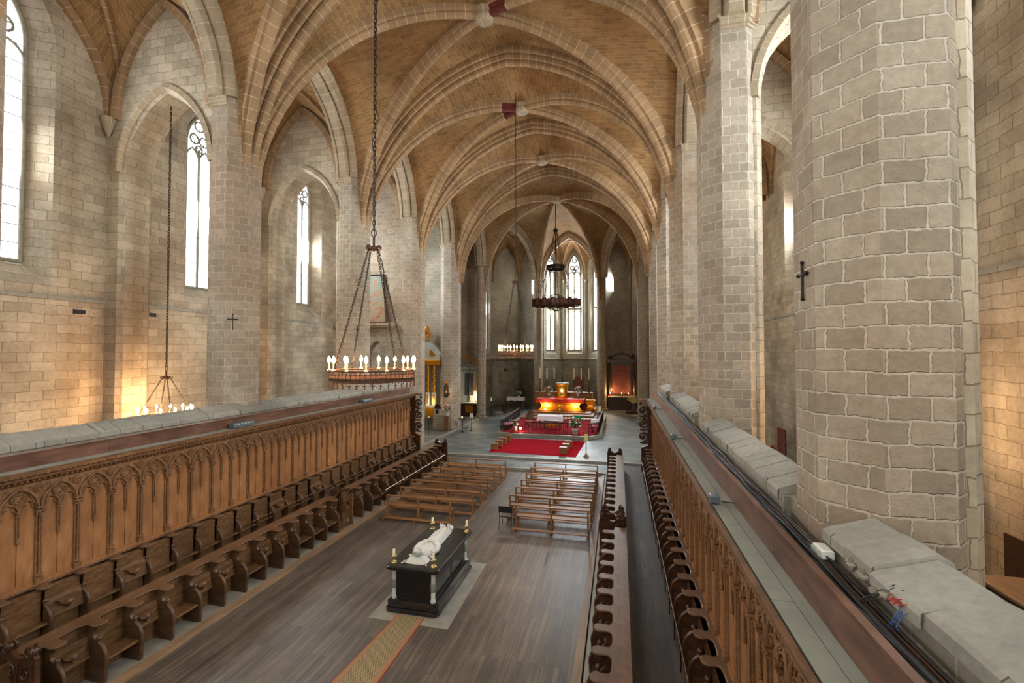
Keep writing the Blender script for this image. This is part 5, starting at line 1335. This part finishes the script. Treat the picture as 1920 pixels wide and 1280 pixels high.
cr=N.new('ShaderNodeValToRGB'); e=cr.color_ramp.elements; e[0].position=.42; e[0].color=lin((140,68,44)); e[1].position=1.0; e[1].color=lin((120,130,116))
for p_,c_ in ((.62,(168,140,108)),(.72,(150,146,120)),(.8,(170,110,84)),(.86,(140,148,130))):
    q=e.new(p_); q.color=lin(c_)
L.new(ma.outputs[0],cr.inputs[0]); L.new(cr.outputs[0],N['Principled BSDF'].inputs['Base Color'])
MB().add([(-17.3,27.9,8.6),(-15.32,27.9,8.6),(-15.66,28.08,11.9),(-17.0,28.08,11.9)],[(0,1,2,3)]).build('canvas',M['paint'],t)
fr=MB(); q=[(-17.3,27.89,8.62),(-15.32,27.89,8.62),(-15.66,28.06,11.9),(-17.0,28.06,11.9)]
for k in range(4): fr.tube([q[k],q[(k+1)%4]],.06,4)
fr.build('frame',M['oakdark'],t)
# iron crosses on the pillars
for x,y,z,h,lb,n in ((-13.4,13.25,7.66,.52,'small iron cross on the near left pillar',(1,-1)),(2.27,6.42,7.5,.46,'iron cross on the huge right foreground pillar',(-1,0)),(-13.4,21.0,7.7,.52,'small iron cross on the left pillar behind the chandelier',(1,-1))):
    if x>0: f=lambda a,b:(x,y-a,b)
    else:
        d=Vector((1,1)).normalized(); f=lambda a,b,x=x,y=y,d=d:(x+.12+a*d.x+.1,y+a*d.y-.02,b)
    m=MB(); w=.025
    m.tube([f(0,z-h/2),f(0,z+h/2)],.018,4); m.tube([f(-h*.28,z+h*.18),f(h*.28,z+h*.18)],.018,4)
    for a,b in ((0,z-h/2),(0,z+h/2),(-h*.28,z+h*.18),(h*.28,z+h*.18)): m.sphere(f(a,b),.026,6,4)
    tag(m.build('iron_cross',M['iron']),lb,'cross')
# right aisle: plaque, extinguisher, board stacks, door
tag(MB().bbox(WR-.08,WR-.03,26.6,27.75,1.05,2.5,.01).build('wall_plaque',M['tapestry']),'dark red upright board on the right aisle wall','board')
t=thing('fire_extinguisher','red fire extinguisher mounted on the right aisle wall beside the upright board','extinguisher',(8.38,28.3,.5))
MB().lathe([(.12,.55),(.13,.6),(.13,1.2),(.06,1.3),(.03,1.38)],(8.38,28.3,0),12).build('cylinder',M['red'],t); MB().tube([(8.38,28.3,1.36),(8.3,28.2,1.25),(8.26,28.2,.9)],.015,5).build('hose',M['dark'],t)
for k,(y,z,lb) in enumerate(((10.2,2.1,'brown topped cabinet in the right aisle just beyond the huge pillar'),(8.35,2.0,'brown topped cabinet in the right aisle at the right edge of the photo'))):
    t=thing('low_cabinet',lb,'cabinet',(7.7,y,.1)); MB().box(7.0,8.4,y-.85,y+.85,.1,z).build('body',M['oakdark'],t); MB().bbox(6.9,8.5,y-.91,y+.91,z,z+.06,.01).build('top',M['beam'],t)
struct(MB().box(WR-.05,WR+.0,11.6,12.7,.1,2.5).build('door_1',M['oakdark']))
# ------------------------------------------------------------------ chandeliers
def chain(mb,p,q,link=.09,r=.012,twist=True):
    P=Vector(p);Q=Vector(q);L=(Q-P).length;n=max(2,int(L/(link*.8)));d=(Q-P)/L
    u=d.cross(Vector((0,1,0)) if abs(d.y)<.9 else Vector((1,0,0))).normalized();v=d.cross(u)
    for k in range(n):
        c=P+d*(L*(k+.5)/n); a=u if k%2 else v
        mb.tube([c+d*(link*.55*math.cos(t*PI/4))+a*(link*.26*math.sin(t*PI/4)) for t in range(8)],r,3,closed=True,sm=False)
def chandelier(x,y,zr,R,zhub,ztop,lab,nb,cable=False,power=60,small=False):
    t=thing('ring_chandelier',lab,'chandelier',(x,y,zr))
    rg=MB(); n=64
    for z,w in ((0,.02),(.075,.012),(.17,.012),(.245,.022)): rg.tube([(x+R*math.cos(2*PI*k/n),y+R*math.sin(2*PI*k/n),zr+z) for k in range(n)],w,5,closed=True)
    for k in range(56):
        a=2*PI*k/56; b=2*PI*(k+.5)/56; p=lambda an,z:(x+R*math.cos(an),y+R*math.sin(an),zr+z)
        rg.tube([p(a,.0),p(b,.245)],.009,4); rg.tube([p(b,.0),p(a,.245)],.009,4)
    P=[];
    for k in range(n):
        a=2*PI*k/n; P+=[(x+R*.99*math.cos(a),y+R*.99*math.sin(a),zr+.0),(x+R*.99*math.cos(a),y+R*.99*math.sin(a),zr+.075)]
    rg.add(P,[(2*k,(2*k+2)%(2*n),(2*k+3)%(2*n),2*k+1) for k in range(n)])
    rg.build('ring',M['rust'],t)
    fr=MB()
    for k in range(36):
        a=2*PI*k/36; c=(x+R*math.cos(a),y+R*math.sin(a),zr-.09); tx,ty=-math.sin(a),math.cos(a)
        fr.tube([(c[0],c[1],zr),(c[0],c[1],zr-.13)],.01,4); fr.tube([(c[0]-tx*.04,c[1]-ty*.04,zr-.08),(c[0]+tx*.04,c[1]+ty*.04,zr-.08)],.012,4); fr.sphere((c[0],c[1],zr-.13),.02,5,4)
    fr.build('fringe',M['rust'],t)
    hb=MB(); hb.lathe([(.02,-.06),(.09,-.03),(.1,.03),(.03,.08),(.03,.3)],(x,y,zhub),10)
    for k in range(6):
        a=PI*k/3; scroll(hb,.0,.0,.08,.018,lambda p,q,a=a:(x+(.12+p)*math.cos(a),y+(.12+p)*math.sin(a),zhub+q),1.2,10)
    hb.tube([(x+.07*math.cos(k*PI/6),y,zhub+.38+.09*math.sin(k*PI/6)) for k in range(12)],.014,5,closed=True)
    hb.build('hub',M['rust'],t)
    for k in range(4):
        a=PI/4+PI/2*k+.3; m=MB(); chain(m,(x+R*math.cos(a),y+R*math.sin(a),zr+.24),(x+.13*math.cos(a),y+.13*math.sin(a),zhub),.085 if not small else .14,.009); m.build('chain',M['iron'],t)
    m=MB(); chain(m,(x,y,zhub+.46),(x,y,ztop),.14,.014); m.build('suspension_chain',M['iron'],t)
    if cable:
        m=MB(); r=random.Random(8); pts=[]; z=zhub
        while z<ztop: pts.append((x+.03+ (r.uniform(.05,.16) if (int(z*1.3)%5==0) else .0)*r.choice((-1,1)),y-.02,z)); z+=.35
        m.tube(pts,.012,5); m.build('cable',M['cable'],t)
    for k in range(nb):
        a=2*PI*(k+.35)/nb; bx_,by_=x+R*math.cos(a),y+R*math.sin(a)
        c=MB().lathe([(.045,.24),(.05,.27),(.02,.28)],(bx_,by_,zr),8).lathe([(.018,.28),(.018,.42)],(bx_,by_,zr),8).build('candle_holder',M['wax'],t)
        MB().lathe([(.016,.42),(.042,.47),(.034,.53),(.0,.59)],(bx_,by_,zr),8).build('bulb',M['bulb'],c)
    for k in range(3):
        l=bpy.data.lights.new('chandelier_glow','POINT'); l.energy=power; l.color=(1,.62,.30); l.shadow_soft_size=.12
        o=bpy.data.objects.new('chandelier_glow',l); C.objects.link(o); a=2*PI*k/3+.6; o.location=(x+R*.8*math.cos(a),y+R*.8*math.sin(a),zr+.5)
chandelier(-5.75,9.85,5.93,.98,9.1,20.3,'big lit ring chandelier in the left centre, hanging over the stalls',14,True,45)
chandelier(-5.45,24.0,6.4,.92,10.4,20.9,'small lit ring chandelier hanging left of the apse windows',16,False,70,True)
chandelier(-17.0,14.0,3.95,.85,5.6,16.3,'lit ring chandelier low in the left aisle, partly behind the coping',12,False,150)
chandelier(6.3,14.0,4.2,.85,5.6,16.3,'ring chandelier in the right aisle hidden behind the huge pillar',12,False,110)
# hanging crown over the sanctuary
t=thing('crown_chandelier','great unlit iron crown with a smaller upper ring hanging before the apse','chandelier',(-5.55,41,11.0)); cx,cy=-5.55,41.0
m=MB(); n=48
def band(m,R,z0,z1,th=.04):
    P=[]
    for k in range(n):
        a=2*PI*k/n
        for r_,z in ((R,z0),(R,z1),(R-th,z1),(R-th,z0)): P.append((cx+r_*math.cos(a),cy+r_*math.sin(a),z))
    m.add(P,[(4*k+j,4*((k+1)%n)+j,4*((k+1)%n)+(j+1)%4,4*k+(j+1)%4) for k in range(n) for j in range(4)])
band(m,2.0,10.85,11.3); m.build('lower_ring',M['rust'],t)
for k in range(16):
    a=2*PI*k/16; MB().lathe([(.12,10.75),(.2,10.8),(.2,11.35),(.12,11.4)],(cx+2.02*math.cos(a),cy+2.02*math.sin(a),0),8).build('turret',M['rust'],t)
m=MB(); band(m,.86,14.15,14.5); m.build('upper_ring',M['iron'],t)
m=MB()
for k in range(8):
    a=2*PI*k/8; chain(m,(cx+2*math.cos(a),cy+2*math.sin(a),11.3),(cx+.84*math.cos(a),cy+.84*math.sin(a),14.2),.2,.02); m.tube([(cx+.84*math.cos(a),cy+.84*math.sin(a),14.5),(cx+.1*math.cos(a),cy+.1*math.sin(a),17.6)],.018,4)
m.build('chains',M['iron'],t)
m=MB()
for a in range(3):
    for zz in (0,):
        m.tube([(cx+.85*math.cos(b*PI/12)*math.cos(a*PI/3),cy+.85*math.cos(b*PI/12)*math.sin(a*PI/3),11.1+.75*math.sin(b*PI/12)) for b in range(24)],.035,5,closed=True)
for k in range(8): a=2*PI*k/8; m.tube([(cx+.85*math.cos(a),cy+.85*math.sin(a),11.1),(cx+1.98*math.cos(a),cy+1.98*math.sin(a),11.05)],.025,4)
m.build('centre_globe',M['iron'],t); m=MB(); m.tube([(cx,cy,11.8),(cx,cy,20.3)],.035,6); m.sphere((cx,cy,17.7),.22,10,8); m.build('suspension_rod',M['iron'],t)

# ------------------------------------------------------------------ light
for k,(p,d,w,h,pw) in enumerate(LIGHTS):
    l=bpy.data.lights.new('daylight','AREA'); l.shape='RECTANGLE'; l.size=w*.92; l.size_y=h*.96; l.energy=DAY*w*h*pw; l.color=(.88,.96,1.0); l.spread=math.radians(150)
    o=bpy.data.objects.new('daylight',l); C.objects.link(o); o.location=p; o.rotation_euler=d.to_track_quat('-Z','Z').to_euler()
def lamp(kind,loc,e,col,size=.2,rot=None,sp=None):
    l=bpy.data.lights.new('lamp',kind); l.energy=e; l.color=col
    if kind=='AREA': l.size=size
    else: l.shadow_soft_size=size
    o=bpy.data.objects.new('lamp',l); C.objects.link(o); o.location=loc
    if rot: o.rotation_euler=rot
    return o
lamp('POINT',(-13.85,42.9,2.1),40,(1,.8,.55),.1); lamp('POINT',(-13.6,34.7,3.2),14,(1,.75,.45),.08)
lamp('POINT',(-.9,51.6,2.3),60,(1,.6,.25),.1); lamp('POINT',(1.9,51.6,2.4),60,(1,.6,.25),.1); lamp('POINT',(-5.75,46.3,2.6),30,(1,.78,.45),.1)
lamp('POINT',(-7.55,34.85,.75),6,(1,.9,.75),.06); lamp('POINT',(-15.5,35.2,2.4),25,(1,.8,.5),.1)
W=bpy.data.worlds.new('World'); bpy.context.scene.world=W; W.use_nodes=True
W.node_tree.nodes['Background'].inputs[0].default_value=(.98,.97,.90,1); W.node_tree.nodes['Background'].inputs[1].default_value=WORLD
# ------------------------------------------------------------------ camera
cam=bpy.data.cameras.new('Camera'); cam.sensor_width=36; cam.lens=850/1920*36; cam.clip_end=300; cam.clip_start=.05
co=bpy.data.objects.new('Camera',cam); C.objects.link(co); co.location=(0,0,6.6)
co.rotation_euler=(math.radians(90+1.35),0,math.atan(200/850))
S=bpy.context.scene; S.camera=co
S.view_settings.view_transform='Standard'; S.view_settings.look='None'; S.view_settings.gamma=1; S.view_settings.exposure=EXPO
try: S.view_settings.use_curve_mapping=False
except Exception: pass
